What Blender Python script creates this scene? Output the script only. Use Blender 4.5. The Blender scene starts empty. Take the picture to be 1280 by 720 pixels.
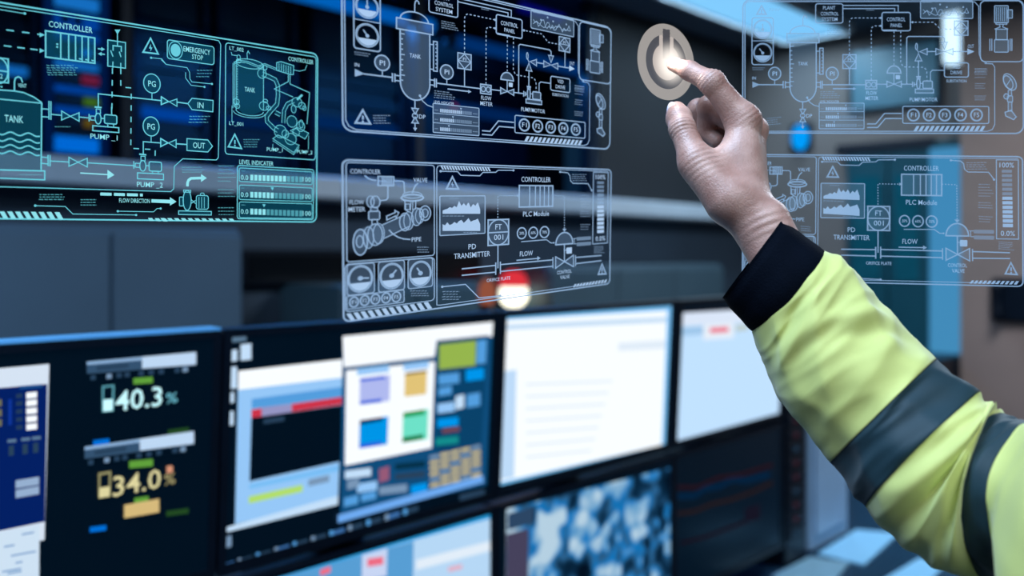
import bpy, math, random
import numpy as np
from mathutils import Vector as V, Matrix

random.seed(7)
# ------------------------------------------------------------------ camera, world, exposure, big lights
F, CX, CY = 1150.0, 640.0, 320.0          # focal length and principal point, for a 1280x720 frame
CAMZ = 1.68
sc = bpy.context.scene
cam_d = bpy.data.cameras.new('camera')
cam = bpy.data.objects.new('camera', cam_d)
sc.collection.objects.link(cam)
cam.location = (0, 0, CAMZ)
cam.rotation_euler = (math.pi / 2, 0, 0)
cam_d.sensor_width = 36
cam_d.lens = F / 1280 * 36
cam_d.shift_y = (CY - 360) / 1280
cam_d.clip_start = 0.02
cam_d.dof.use_dof = True
cam_d.dof.focus_distance = 0.815
cam_d.dof.aperture_fstop = cam_d.lens / 1000 / 0.0108
sc.camera = cam

w = bpy.data.worlds.new('dim_room_air')
sc.world = w
w.use_nodes = True
w.node_tree.nodes['Background'].inputs[0].default_value = (0.14, 0.42, 0.80, 1)
w.node_tree.nodes['Background'].inputs[1].default_value = 0.06
sc.view_settings.view_transform = 'Standard'
sc.view_settings.look = 'None'
sc.view_settings.gamma = 1
sc.view_settings.exposure = 0
sc.view_settings.use_curve_mapping = False

# ------------------------------------------------------------------ helpers
COL = sc.collection
ROOT = {}                                   # object -> world origin of its thing


def lin(c):
    return tuple((x / 255 / 12.92 if x / 255 <= 0.04045 else ((x / 255 + 0.055) / 1.055) ** 2.4) for x in c)


MATS = {}


def mat(name, rgb, rough=0.5, metal=0.0, var=0.12, scale=18.0, bump=0.0, bscale=200.0, spec=0.5, sheen=0.0):
    """painted / plastic / fabric surface with a little procedural variation"""
    if name in MATS:
        return MATS[name]
    m = bpy.data.materials.new(name)
    m.use_nodes = True
    nt = m.node_tree
    b = nt.nodes['Principled BSDF']
    c = lin(rgb)
    tc = nt.nodes.new('ShaderNodeTexCoord')
    nz = nt.nodes.new('ShaderNodeTexNoise')
    nz.inputs['Scale'].default_value = scale
    nz.inputs['Detail'].default_value = 4
    nt.links.new(tc.outputs['Object'], nz.inputs['Vector'])
    rp = nt.nodes.new('ShaderNodeValToRGB')
    rp.color_ramp.elements[0].position = 0.3
    rp.color_ramp.elements[1].position = 0.7
    rp.color_ramp.elements[0].color = tuple(x * (1 - var) for x in c) + (1,)
    rp.color_ramp.elements[1].color = tuple(min(1, x * (1 + var)) for x in c) + (1,)
    nt.links.new(nz.outputs['Fac'], rp.inputs['Fac'])
    nt.links.new(rp.outputs['Color'], b.inputs['Base Color'])
    b.inputs['Roughness'].default_value = rough
    b.inputs['Metallic'].default_value = metal
    b.inputs['Specular IOR Level'].default_value = spec
    if sheen:
        b.inputs['Sheen Weight'].default_value = sheen
    if bump:
        n2 = nt.nodes.new('ShaderNodeTexNoise')
        n2.inputs['Scale'].default_value = bscale
        nt.links.new(tc.outputs['Object'], n2.inputs['Vector'])
        bp = nt.nodes.new('ShaderNodeBump')
        bp.inputs['Strength'].default_value = bump
        bp.inputs['Distance'].default_value = 0.002
        nt.links.new(n2.outputs['Fac'], bp.inputs['Height'])
        nt.links.new(bp.outputs['Normal'], b.inputs['Normal'])
    MATS[name] = m
    return m


def emit(name, rgb, strength=1.0, alpha=1.0):
    """light-giving surface (screen pixels, lamps, hologram light)"""
    if name in MATS:
        return MATS[name]
    m = bpy.data.materials.new(name)
    m.use_nodes = True
    nt = m.node_tree
    nt.nodes.clear()
    out = nt.nodes.new('ShaderNodeOutputMaterial')
    e = nt.nodes.new('ShaderNodeEmission')
    e.inputs[0].default_value = lin(rgb) + (1,)
    e.inputs[1].default_value = strength
    if alpha >= 1:
        nt.links.new(e.outputs[0], out.inputs[0])
    else:
        t = nt.nodes.new('ShaderNodeBsdfTransparent')
        mx = nt.nodes.new('ShaderNodeMixShader')
        mx.inputs[0].default_value = alpha
        nt.links.new(t.outputs[0], mx.inputs[1])
        nt.links.new(e.outputs[0], mx.inputs[2])
        nt.links.new(mx.outputs[0], out.inputs[0])
    MATS[name] = m
    return m


def tint(name, rgb):
    """clear pane that only tints what lies behind it"""
    if name in MATS:
        return MATS[name]
    m = bpy.data.materials.new(name)
    m.use_nodes = True
    nt = m.node_tree
    nt.nodes.clear()
    out = nt.nodes.new('ShaderNodeOutputMaterial')
    t = nt.nodes.new('ShaderNodeBsdfTransparent')
    t.inputs[0].default_value = tuple(rgb) + (1,)
    nt.links.new(t.outputs[0], out.inputs[0])
    MATS[name] = m
    return m


def at(px, py, Y):
    return V(((px - CX) / F * Y, Y, CAMZ - (py - CY) / F * Y))


def empty(name, loc, label=None, cat=None, group=None):
    o = bpy.data.objects.new(name, None)
    COL.objects.link(o)
    o.location = loc
    o.empty_display_size = 0.05
    ROOT[o] = V(loc)
    return tag(o, label, cat, group)


def tag(o, label=None, cat=None, group=None, kind=None):
    if label:
        o['label'] = label
    if cat:
        o['category'] = cat
    if group:
        o['group'] = group
    if kind:
        o['kind'] = kind
    return o


def link_mesh(name, verts, faces, m, parent=None, smooth=False, origin=None):
    me = bpy.data.meshes.new(name)
    base = ROOT.get(parent, V((0, 0, 0))) if parent else (V(origin) if origin is not None else V((0, 0, 0)))
    me.from_pydata([tuple(V(v) - base) for v in verts], [], faces)
    me.update()
    if smooth:
        me.polygons.foreach_set('use_smooth', [True] * len(me.polygons))
    o = bpy.data.objects.new(name, me)
    COL.objects.link(o)
    me.materials.append(m)
    ROOT[o] = base
    if parent:
        o.parent = parent
    else:
        o.location = base
    return o


class MB:
    """collects boxes, quads, tubes in world space and links them as ONE mesh"""

    def __init__(s):
        s.v, s.f = [], []

    def add(s, vs, fs):
        k = len(s.v)
        s.v += [V(x) for x in vs]
        s.f += [tuple(i + k for i in f) for f in fs]
        return s

    def hexa(s, p):          # 8 points: bottom ring 0-3, top ring 4-7
        return s.add(p, [(0, 3, 2, 1), (4, 5, 6, 7), (0, 1, 5, 4), (1, 2, 6, 5), (2, 3, 7, 6), (3, 0, 4, 7)])

    def box(s, fr, a0, a1, b0, b1, c0, c1, bev=0.0):
        """box in frame fr=(o,ex,ey,ez) with optional chamfered edges"""
        o, ex, ey, ez = fr
        P = lambda a, b, c: o + ex * a + ey * b + ez * c
        if bev <= 0:
            return s.hexa([P(a0, b0, c0), P(a1, b0, c0), P(a1, b1, c0), P(a0, b1, c0), P(a0, b0, c1), P(a1, b0, c1), P(a1, b1, c1), P(a0, b1, c1)])
        e = bev
        vs, fs = [], []
        for c, i in ((c0, e), (c0 + e, 0), (c1 - e, 0), (c1, e)):
            k = i
            j = e if i == 0 else 2 * e
            vs += [P(a0 + j, b0 + k, c), P(a1 - j, b0 + k, c), P(a1 - k, b0 + j, c), P(a1 - k, b1 - j, c),
                   P(a1 - j, b1 - k, c), P(a0 + j, b1 - k, c), P(a0 + k, b1 - j, c), P(a0 + k, b0 + j, c)]
        fs.append(tuple(reversed(range(8))))
        fs.append(tuple(range(24, 32)))
        for r in range(3):
            for i in range(8):
                fs.append((r * 8 + i, r * 8 + (i + 1) % 8, r * 8 + 8 + (i + 1) % 8, r * 8 + 8 + i))
        return s.add(vs, fs)

    def tube(s, pts, r, n=10, cap=True):
        pts = [V(p) for p in pts]
        rr = r if isinstance(r, (list, tuple)) else [r] * len(pts)
        vs, fs = [], []
        ref = None
        for i, p in enumerate(pts):
            t = (pts[min(i + 1, len(pts) - 1)] - pts[max(i - 1, 0)]).normalized()
            if ref is None:
                ref = t.orthogonal().normalized()
            a = (ref - t * ref.dot(t)).normalized()
            ref = a
            b = t.cross(a)
            for k in range(n):
                th = 2 * math.pi * k / n
                vs.append(p + (a * math.cos(th) + b * math.sin(th)) * rr[i])
        for i in range(len(pts) - 1):
            for k in range(n):
                fs.append((i * n + k, i * n + (k + 1) % n, (i + 1) * n + (k + 1) % n, (i + 1) * n + k))
        if cap:
            fs.append(tuple(reversed(range(n))))
            fs.append(tuple((len(pts) - 1) * n + k for k in range(n)))
        return s.add(vs, fs)

    def ball(s, c, r, n=14, m=9):
        c = V(c)
        rx, ry, rz = r if isinstance(r, (tuple, list)) else (r, r, r)
        vs = [c + V((0, 0, rz))]
        for i in range(1, m):
            a = math.pi * i / m
            for k in range(n):
                th = 2 * math.pi * k / n
                vs.append(c + V((rx * math.sin(a) * math.cos(th), ry * math.sin(a) * math.sin(th), rz * math.cos(a))))
        vs.append(c - V((0, 0, rz)))
        fs = [(0, 1 + k, 1 + (k + 1) % n) for k in range(n)]
        for i in range(m - 2):
            for k in range(n):
                fs.append((1 + i * n + k, 1 + (i + 1) * n + k, 1 + (i + 1) * n + (k + 1) % n, 1 + i * n + (k + 1) % n))
        L = len(vs) - 1
        fs += [(L, 1 + (m - 2) * n + (k + 1) % n, 1 + (m - 2) * n + k) for k in range(n)]
        return s.add(vs, fs)

    def build(s, name, m, parent=None, smooth=False, origin=None):
        return link_mesh(name, s.v, s.f, m, parent, smooth, origin)


class Plane:
    """a flat face in space: o + ex*u + ey*v, normal en towards the viewer"""

    def __init__(s, o, ex, ey):
        s.o, s.ex, s.ey = V(o), V(ex).normalized(), V(ey).normalized()
        s.en = s.ex.cross(s.ey).normalized()
        c = V((0, 0, CAMZ))
        if s.en.dot(c - s.o) < 0:
            s.en = -s.en

    def hit(s, px, py):
        c = V((0, 0, CAMZ))
        r = at(px, py, 1.0) - c
        t = (s.o - c).dot(s.en) / r.dot(s.en)
        p = c + r * t - s.o
        return p.dot(s.ex), p.dot(s.ey)

    def P(s, u, v, k=0.0):
        return s.o + s.ex * u + s.ey * v + s.en * k


# the row of monitors and the back wall run away to the right; d = along, n = out towards the operator
ANG = math.radians(42.5)
d = V((math.sin(ANG), math.cos(ANG), 0))
n = V((math.cos(ANG), -math.sin(ANG), 0))
UP = V((0, 0, 1))
P0 = V((-0.03, 1.89, 0))


def WP(s, off, z):                       # z measured from the camera height
    return P0 + d * s + n * off + UP * (CAMZ + z)


WF = (P0 + UP * CAMZ, d, n, UP)          # frame for boxes: along, out, up (from camera height)
ZF = -CAMZ                               # floor level in that frame
ZC = 1.37                                # ceiling level in that frame
BW = -1.7                                # back wall offset
END = 4.2                                # end wall position along d


def struct(name, mb, m, label=None, cat=None):
    o = mb.build(name, m)
    o['kind'] = 'structure'
    if label:
        o['label'] = label
        o['category'] = cat or name.split('_')[0]
    return o


# ------------------------------------------------------------------ ceiling lamps (far strip seen; several unseen ones added for their light)
def ceiling_lamp(name, loc, lx, ly, power, rot, label, col=(0.80, 0.90, 1.0), z=ZC, glow=None):
    r = empty(name, (loc[0], loc[1], CAMZ + z - 0.05), label, 'ceiling light', 'ceiling lights')
    ex = V((math.cos(rot), math.sin(rot), 0))
    ey = V((-math.sin(rot), math.cos(rot), 0))
    fr = (V((loc[0], loc[1], CAMZ + z)), ex, ey, UP)
    m = MB()
    t = 0.025
    m.box(fr, -lx / 2 - t, lx / 2 + t, -ly / 2 - t, -ly / 2, -0.05, 0)
    m.box(fr, -lx / 2 - t, lx / 2 + t, ly / 2, ly / 2 + t, -0.05, 0)
    m.box(fr, -lx / 2 - t, -lx / 2, -ly / 2, ly / 2, -0.05, 0)
    m.box(fr, lx / 2, lx / 2 + t, -ly / 2, ly / 2, -0.05, 0)
    m.build('lamp_frame', mat('lamp_housing', (190, 195, 200), 0.4), r)
    MB().box(fr, -lx / 2, lx / 2, -ly / 2, ly / 2, -0.03, -0.012).build('diffuser', glow or emit('lamp_diffuser', (235, 245, 255), 1.6), r)
    ld = bpy.data.lights.new('lamp_light', 'AREA')
    ld.shape = 'RECTANGLE'
    ld.size, ld.size_y = lx, ly
    ld.energy = power
    ld.color = col
    lo = bpy.data.objects.new('lamp_light', ld)
    COL.objects.link(lo)
    lo.parent = r
    lo.location = (0, 0, 0.005)
    lo.rotation_euler = (0, 0, rot)
    return r


ceiling_lamp('ceiling_light', (0.55, -0.55), 1.5, 0.6, 21, 0.0, 'unseen ceiling panel added to light the sleeve from beside the camera', z=ZC)  # unseen key lamp, added for the camera-facing side of the sleeve
ceiling_lamp('ceiling_light', (-0.55, 0.35), 1.3, 0.6, 52, ANG, 'ceiling light panel over the desk in front of the monitors', (0.50, 0.72, 1.0))
_c = WP(3.3, -1.12, 0)
ceiling_lamp('ceiling_light', (_c.x, _c.y), 1.4, 0.4, 16, math.pi / 2 - ANG, 'long bright ceiling light strip near the far end wall', (0.55, 0.80, 1.0), glow=emit('lamp_diffuser_blue', (130, 205, 255), 1.0))
_c = WP(2.3, 0.75, 0)
ceiling_lamp('ceiling_light', (_c.x, _c.y), 1.2, 0.5, 62, math.pi / 2 - ANG, 'unseen ceiling panel added to light the end wall, pillar and desk end', (0.72, 0.86, 1.0))  # unseen lamp, added to brighten end wall, pillar and papers
ceiling_lamp('ceiling_light', (0.25, -2.1), 1.6, 0.6, 36, 0.0, 'unseen fill panel added behind the camera for frontal light', (0.85, 0.92, 1.0))  # unseen fill lamp, added for even frontal light on the forearm

# ------------------------------------------------------------------ the room
M_FLOOR = mat('floor_tile', (58, 66, 76), 0.35, 0, 0.15, 3)
M_CEIL = mat('ceiling_paint', (70, 82, 96), 0.8, 0, 0.06, 4)
M_WALL = mat('wall_paint_slate', (54, 70, 86), 0.7, 0, 0.08, 2.5)
M_WALLD = mat('wall_paint_dark', (30, 31, 36), 0.8, 0, 0.1, 2.5)
M_TRIM = mat('trim_white', (205, 215, 225), 0.4, 0, 0.05, 6)
M_BLACK = mat('black_plastic', (7, 17, 30), 0.35, 0, 0.15, 30, spec=0.3)
M_DARK = mat('dark_steel', (22, 30, 42), 0.45, 0.3, 0.15, 12)

struct('floor', MB().box(WF, -4.0, END + 0.1, BW - 1.6, 3.2, ZF - 0.05, ZF), M_FLOOR)
struct('ceiling', MB().box(WF, -4.0, END + 0.1, BW - 1.6, 3.2, ZC, ZC + 0.05), M_CEIL)
LEDGE = 0.215
WIN1 = 2.55                               # the glazed strip ends here
bw = MB()
bw.box(WF, -4.0, END, BW - 0.08, BW, ZF, LEDGE)                  # below the ledge
bw.box(WF, WIN1, END, BW - 0.08, BW, LEDGE, ZC)                   # solid part on the right
struct('wall_back', bw, M_WALL)
darkp = MB().box(WF, WIN1 + 0.02, END - 0.02, BW, BW + 0.012, LEDGE + 0.1, ZC - 0.02)
o = darkp.build('acoustic_panel', M_WALLD, bpy.data.objects['wall_back'])
struct('trim_1', MB().box(WF, -4.0, END, BW, BW + 0.16, LEDGE, LEDGE + 0.085, 0.008), M_TRIM, 'long white ledge running along the back wall', 'ledge')
struct('wall_server_room', MB().box(WF, -4.0, END, BW - 1.6, BW - 1.55, ZF, ZC), M_WALLD)
win = MB()
for s0 in (-1.35, 0.0, 1.3, WIN1 - 0.03):
    win.box(WF, s0, s0 + 0.035, BW - 0.07, BW - 0.01, LEDGE + 0.085, ZC)
wf = struct('window_1', win, M_DARK, 'dark framed glazing between control room and server racks', 'window')
pane_m = tint('window_glass', (0.62, 0.80, 0.92))
for a, b in ((-1.315, 0.0), (0.035, 1.3), (1.335, WIN1 - 0.03)):
    MB().box(WF, a, b, BW - 0.045, BW - 0.038, LEDGE + 0.085, ZC).build('pane', pane_m, wf)

# end wall, across the view on the right
EP = WP(END, BW, 0)
EF = (EP, n, -d, UP)                      # along n, out towards the viewer (-d)
EPL = Plane(EP, n, UP)


def et(px):                               # position along the end wall seen at column px
    return EPL.hit(px, 300)[0]


def ez(px, py):
    return EPL.hit(px, py)[1]


M_ENDW = mat('end_wall_taupe', (128, 118, 114), 0.75, 0, 0.08, 2)
struct('wall_right', MB().box(EF, -0.05, 4.6, -0.1, 0.0, ZF, ZC), M_ENDW)

# teal door with a glazed light strip beside it
dr = empty('door_1', EP + n * et(1120) + UP * (-CAMZ + 0 + 0) * 0 + UP * ZF)
dr['kind'] = 'structure'
tag(dr, 'dark teal double door in the far end wall', 'door')
t0, t1, t2 = et(1062), et(1112), et(1160)
M_TEAL = mat('door_teal', (18, 78, 92), 0.45, 0, 0.08, 5)
for a, b in ((t0, t1), (t1 + 0.008, t2)):
    lf = MB().box(EF, a, b, 0.0, 0.045, ZF, 0.62, 0.006).build('door_leaf', M_TEAL, dr)
    MB().box(EF, a + 0.04, b - 0.04, 0.045, 0.052, -0.15, 0.48).build('door_pane', mat('door_glass', (20, 95, 110), 0.15), lf)
MB().box(EF, t0 - 0.06, t2 + 0.05, 0.0, 0.06, 0.62, 0.68).build('door_frame', M_DARK, dr)
tp = MB().box(EF, t0, et(1180), 0.0, 0.03, 0.86, 1.27, 0.006).build('transom', M_DARK, dr)
MB().box(EF, t0 + 0.03, et(1180) - 0.03, 0.03, 0.036, 0.89, 1.24).build('transom_pane', mat('frosted_teal_glass', (86, 132, 150), 0.3, 0, 0.05), tp)
MB().box(EF, t1 - 0.07, t1 - 0.045, 0.05, 0.09, -0.75, -0.5).build('door_handle', M_TRIM, dr)

lt = empty('wall_light', EP + n * et(1190) + UP * (-0.85), 'tall pale blue lit glass strip beside the teal door', 'light panel')
a, b = et(1164), et(1214)
MB().box(EF, a, b, 0.0, 0.03, -0.85, 0.62).build('lit_glass', emit('blue_lit_glass', (72, 150, 200), 0.85), lt)
fm = MB()
fm.box(EF, a - 0.02, a, 0, 0.05, -0.85, 0.66)
fm.box(EF, b, b + 0.02, 0, 0.05, -0.85, 0.66)
fm.box(EF, a, b, 0, 0.05, 0.62, 0.66)
fm.build('strip_frame', M_TEAL, lt)

# bright lamp over it
wl = empty('wall_lamp', EP + n * et(1205) + UP * ez(1205, 85), 'bright white-blue wall lamp at the top of the end wall', 'lamp')
a, b = et(1184), et(1226)
z0, z1 = ez(1205, 82), ez(1205, -8)
MB().box(EF, a - 0.02, b + 0.02, 0.0, 0.03, z0 - 0.02, z1 + 0.02, 0.005).build('lamp_base', M_DARK, wl)
MB().box(EF, a, b, 0.03, 0.09, z0, z1, 0.02).build('lamp_diffuser', emit('lamp_white_blue', (205, 235, 255), 1.5), wl)

# small blue indicator lamp
p = EP + n * et(1003) + UP * ez(1003, 172) - d * 0.03
bl = empty('indicator_lamp', p, 'small glowing blue indicator lamp on the far wall', 'lamp')
MB().box(EF, et(1003) - 0.075, et(1003) + 0.075, 0, 0.02, ez(1003, 172) - 0.09, ez(1003, 172) + 0.09, 0.004).build('lamp_base', M_DARK, bl)
MB().ball(p, (0.055, 0.055, 0.085)).build('lamp_lens', emit('blue_lens', (0, 140, 225), 1.3), bl, True)

# beige pillar on the right with a black wall phone
pt0, pt1 = et(1216), et(1330)
struct('pillar', MB().box(EF, pt0, pt1, 0.0, 0.22, ZF, ZC), mat('pillar_beige', (150, 126, 116), 0.7, 0, 0.08, 3), 'beige square pillar beside the lit glass strip', 'pillar')
PPL = Plane(EP - d * 0.22, n, UP)
u, v = PPL.hit(1272, 376)
ph = empty('wall_phone', EP - d * 0.22 + n * u + UP * (v - 0.1), 'black telephone hanging on the beige pillar', 'telephone')
MB().box(EF, u - 0.12, u + 0.12, 0.22, 0.27, v - 0.11, v + 0.12, 0.012).build('phone_body', M_BLACK, ph)
MB().tube([EP - d * 0.30 + n * (u - 0.07) + UP * (v + k) for k in (-0.09, -0.06, 0.06, 0.09)], [0.028, 0.017, 0.017, 0.028]).build('handset', M_BLACK, ph, True)
ex = empty('waste_bin', EP + n * et(1180) - d * 0.35 + UP * ZF, 'dark cabinet standing below the lit glass strip', 'cabinet')
a, b = EPL.hit(1172, 460), EPL.hit(1214, 460)
MB().box(EF, a[0] - 0.1, b[0] - 0.01, 0.1, 0.5, ZF, a[1] + 0.1, 0.01).build('cabinet_body', M_BLACK, ex)
MB().box(EF, a[0] - 0.08, b[0] - 0.03, 0.5, 0.515, ZF + 0.05, a[1] + 0.08, 0.005).build('cabinet_door', M_DARK, ex)
ex.name = 'low_cabinet'

# ------------------------------------------------------------------ server racks behind the glass
RK = BW - 0.75
RPL = Plane(WP(0, RK, 0), d, UP)
M_RACK = mat('rack_steel', (10, 22, 44), 0.4, 0.4, 0.15, 9)
M_UNIT = mat('rack_unit_black', (8, 16, 34), 0.4, 0, 0.2, 20)
E_BLUE = emit('rack_blue_glow', (0, 96, 190), 0.9)
E_BLUE2 = emit('rack_blue_pale', (40, 140, 215), 0.9)
E_BLUEB = emit('rack_blue_bright', (0, 140, 240), 1.1)
E_RED = emit('led_red', (200, 40, 70), 1.0)
E_GRN = emit('led_green', (120, 150, 40), 0.9)
E_ORG = emit('led_orange', (180, 110, 30), 0.9)


def rack(x0, x1, rows, label, posts=True):
    s0, s1 = RPL.hit(x0, 200)[0], RPL.hit(x1, 200)[0]
    r = empty('server_rack', WP((s0 + s1) / 2, RK - 0.3, ZF), label, 'server rack', 'server racks behind the glass')
    MB().box(WF, s0, s1, RK - 0.6, RK - 0.03, ZF, ZC - 0.12, 0.01).build('rack_body', M_UNIT, r)
    for q in (s0, s1 - 0.03):
        MB().box(WF, q, q + 0.03, RK - 0.03, RK, ZF, ZC - 0.12).build('rack_post', emit('rack_post_glow', (0, 42, 92), 0.7) if posts else M_RACK, r)
    for (ya, yb, m, l) in rows:           # one equipment unit per row, rows given by picture height at the rack
        xm = (x0 + x1) / 2
        za, zb = RPL.hit(xm, yb)[1], RPL.hit(xm, ya)[1]
        un = MB().box(WF, s0 + 0.035, s1 - 0.035, RK - 0.03, RK - 0.008, za, zb, 0.003).build('rack_unit', m, r)
        for k, (fx, c) in enumerate(l):
            q = s0 + 0.04 + (s1 - s0 - 0.08) * fx
            MB().box(WF, q - 0.018, q + 0.018, RK - 0.008, RK, (za + zb) / 2 - 0.016, (za + zb) / 2 + 0.016, 0.003).build('led', c, un)
    return r


rack(58, 136, [(-60, -42, E_BLUE, []), (-30, -14, M_UNIT, []), (-6, 10, E_BLUE2, []), (18, 34, E_BLUE, [(0.2, M_UNIT), (0.5, M_UNIT)]), (40, 50, E_BLUE, []),
               (54, 74, M_UNIT, [(0.7, E_BLUEB)]), (76, 86, E_BLUE2, []), (90, 106, M_UNIT, [(0.7, E_RED), (0.9, E_RED)]),
               (108, 116, E_BLUE, []), (119, 132, M_UNIT, [(0.75, E_GRN), (0.9, E_GRN)]), (134, 142, E_BLUE, []), (145, 160, M_UNIT, [(0.75, E_ORG)]),
               (171, 190, E_BLUEB, [])], 'server rack with bright blue units and red lights behind the glass')
rack(-60, 48, [(60, 74, M_UNIT, []), (78, 90, E_BLUE2, []), (94, 120, M_UNIT, []), (130, 150, M_UNIT, []), (20, 40, M_UNIT, [])], 'dark server rack with one pale blue unit at the left edge', False)
rack(168, 262, [(30, 60, M_UNIT, []), (70, 90, M_UNIT, []), (136, 150, E_BLUE, []), (160, 190, M_UNIT, [])], 'dark server rack behind the emergency stop graphic', False)
rack(272, 372, [(60, 90, M_UNIT, []), (150, 160, emit('rack_blue_dim', (0, 50, 100), 0.9), []), (100, 140, M_UNIT, [])], 'dark server rack behind the small tank graphic', False)
rack(390, 505, [(70, 110, M_UNIT, []), (120, 135, M_UNIT, []), (150, 165, MATS['rack_blue_dim'], [])], 'dark server rack behind the middle tank graphic', False)
rack(520, 660, [(100, 120, M_UNIT, []), (130, 145, MATS['rack_blue_dim'], [(0.3, E_RED)]), (60, 90, M_UNIT, [])], 'dark server rack furthest along behind the glass', False)

# blue light tubes above the racks
for i, (xa, ya, xb, yb, off, m, lb) in enumerate((
        (300, -26, 545, 34, BW - 0.12, emit('tube_blue', (0, 112, 190), 1.1), 'glowing blue light tube high above the server racks'),
        (560, 52, 760, 94, BW - 0.12, emit('tube_blue_dim', (0, 62, 118), 1.0), 'dim blue light tube further along above the server racks'),
        (640, 4, 705, 22, BW - 0.35, emit('tube_violet', (14, 14, 120), 1.0), 'dim violet light tube below the ceiling'))):
    pl = Plane(WP(0, off, 0), d, UP)
    A, B = pl.hit(xa, ya), pl.hit(xb, yb)
    zz = (A[1] + B[1]) / 2
    r = empty('light_tube', WP((A[0] + B[0]) / 2, off, zz), lb, 'light tube', 'blue light tubes')
    q0, q1 = WP(A[0], off, zz), WP(B[0], off, zz)
    MB().tube([q0 + (q1 - q0) * k / 6 for k in range(7)], 0.03, 12).build('tube', m, r, True)
    tl = bpy.data.lights.new('tube_light', 'AREA')
    tl.shape = 'RECTANGLE'
    tl.size, tl.size_y = (q1 - q0).length, 0.06
    tl.energy = (14, 9, 2)[i]
    tl.color = (0.05, 0.4, 1.0)
    to = bpy.data.objects.new('tube_light', tl)
    COL.objects.link(to)
    to.parent = r
    to.location = (q0 + q1) / 2 - ROOT[r] - UP * 0.04
    to.rotation_euler = (0, 0, math.pi / 2 - ANG)
    for e in (q0, q1):
        MB().tube([e - d * 0.03, e + d * 0.03], 0.034, 12).build('end_cap', M_DARK, r)
    for k in (0.2, 0.8):
        e = q0 + (q1 - q0) * k
        MB().tube([e, e + UP * (ZC - zz)], 0.006, 6).build('hanger_rod', M_DARK, r)

# ------------------------------------------------------------------ furniture between the monitors and the back wall
def cabinet(x0, x1, ytop, off, m, label, doors=2, ref=None):
    pl = Plane(WP(0, off, 0), d, UP)
    s0, s1 = pl.hit(x0, 350)[0], pl.hit(x1, 350)[0]
    zt = pl.hit(ref if ref else x1, ytop)[1]
    r = empty('storage_cabinet', WP((s0 + s1) / 2, off - 0.2, ZF), label, 'cabinet')
    MB().box(WF, s0, s1, BW + 0.005, off - 0.02, ZF, zt, 0.006).build('cabinet_body', m, r)
    st = (s1 - s0) / doors
    for k in range(doors):
        dd = MB().box(WF, s0 + k * st + 0.004, s0 + (k + 1) * st - 0.004, off - 0.02, off, ZF + 0.06, zt - 0.02, 0.004).build('cabinet_door', m, r)
        MB().box(WF, s0 + (k + 1) * st - 0.05, s0 + (k + 1) * st - 0.035, off, off + 0.02, ZF + 0.9, ZF + 1.05).build('handle', M_DARK, dd)
    return r


cabinet(-340, 304, 286, BW + 0.45, mat('cabinet_grey', (74, 100, 122), 0.55, 0, 0.06, 3), 'tall blue-grey cabinet behind the left monitor', 3)
cabinet(430, 600, 352, BW + 0.4, mat('counter_grey', (66, 94, 108), 0.5, 0, 0.06, 3), 'low grey cabinet behind the monitors under the dark screen', 2)
cabinet(690, 905, 330, BW + 0.35, mat('counter_teal', (70, 92, 104), 0.5, 0, 0.06, 3), 'low teal-grey cabinet behind the white monitor', 3)
pl = Plane(WP(0, BW + 0.1, 0), d, UP)
A, B = pl.hit(312, 318), pl.hit(610, 352)
dk = empty('wall_screen', WP((A[0] + B[0]) / 2, BW + 0.05, pl.hit(312, 358)[1]), 'switched-off black wall screen above the low grey cabinet', 'screen')
zb, zt = pl.hit(312, 357)[1], pl.hit(312, 312)[1]
MB().box(WF, A[0], B[0], BW + 0.005, BW + 0.06, zb, zt, 0.006).build('screen_housing', M_BLACK, dk)
MB().box(WF, A[0] + 0.02, B[0] - 0.02, BW + 0.06, BW + 0.066, zb + 0.02, zt - 0.02).build('dark_glass', mat('screen_off', (6, 9, 14), 0.2), dk)

# signal beacon whose lights blur into discs
BPL = Plane(WP(0, BW + 0.2, 0), d, UP)
u, v = BPL.hit(642, 366)
bc = empty('signal_beacon', WP(u, BW + 0.2, v - 0.12), 'glowing beacon lamp with red cap behind the monitors', 'beacon')
MB().tube([WP(u, BW + 0.2, v - 0.9), WP(u, BW + 0.2, v - 0.05)], 0.03, 14).build('beacon_post', M_DARK, bc, True)
MB().ball(WP(u, BW + 0.2, v - 0.005), (0.066, 0.066, 0.066), 24, 16).build('warm_lens', emit('lens_warm_white', (255, 250, 225), 2.2), bc, True)
MB().tube([WP(u, BW + 0.2, v + 0.028), WP(u, BW + 0.2, v + 0.05), WP(u, BW + 0.2, v + 0.085), WP(u, BW + 0.2, v + 0.1)], [0.066, 0.064, 0.05, 0.02], 20).build('red_cap', emit('lens_red', (225, 50, 60), 1.2), bc, True)
u2, v2 = BPL.hit(609, 366)
bo = empty('orange_lamp', WP(u2, BW + 0.2, v2 - 0.1), 'dim orange lamp beside the glowing beacon', 'lamp')
MB().tube([WP(u2, BW + 0.2, v2 - 0.9), WP(u2, BW + 0.2, v2 - 0.05)], 0.025, 12).build('lamp_post', M_DARK, bo, True)
MB().ball(WP(u2, BW + 0.2, v2), (0.04, 0.04, 0.062)).build('lamp_lens', emit('lens_orange', (176, 96, 70), 0.8), bo, True)

# ------------------------------------------------------------------ text
GL = {}


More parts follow.
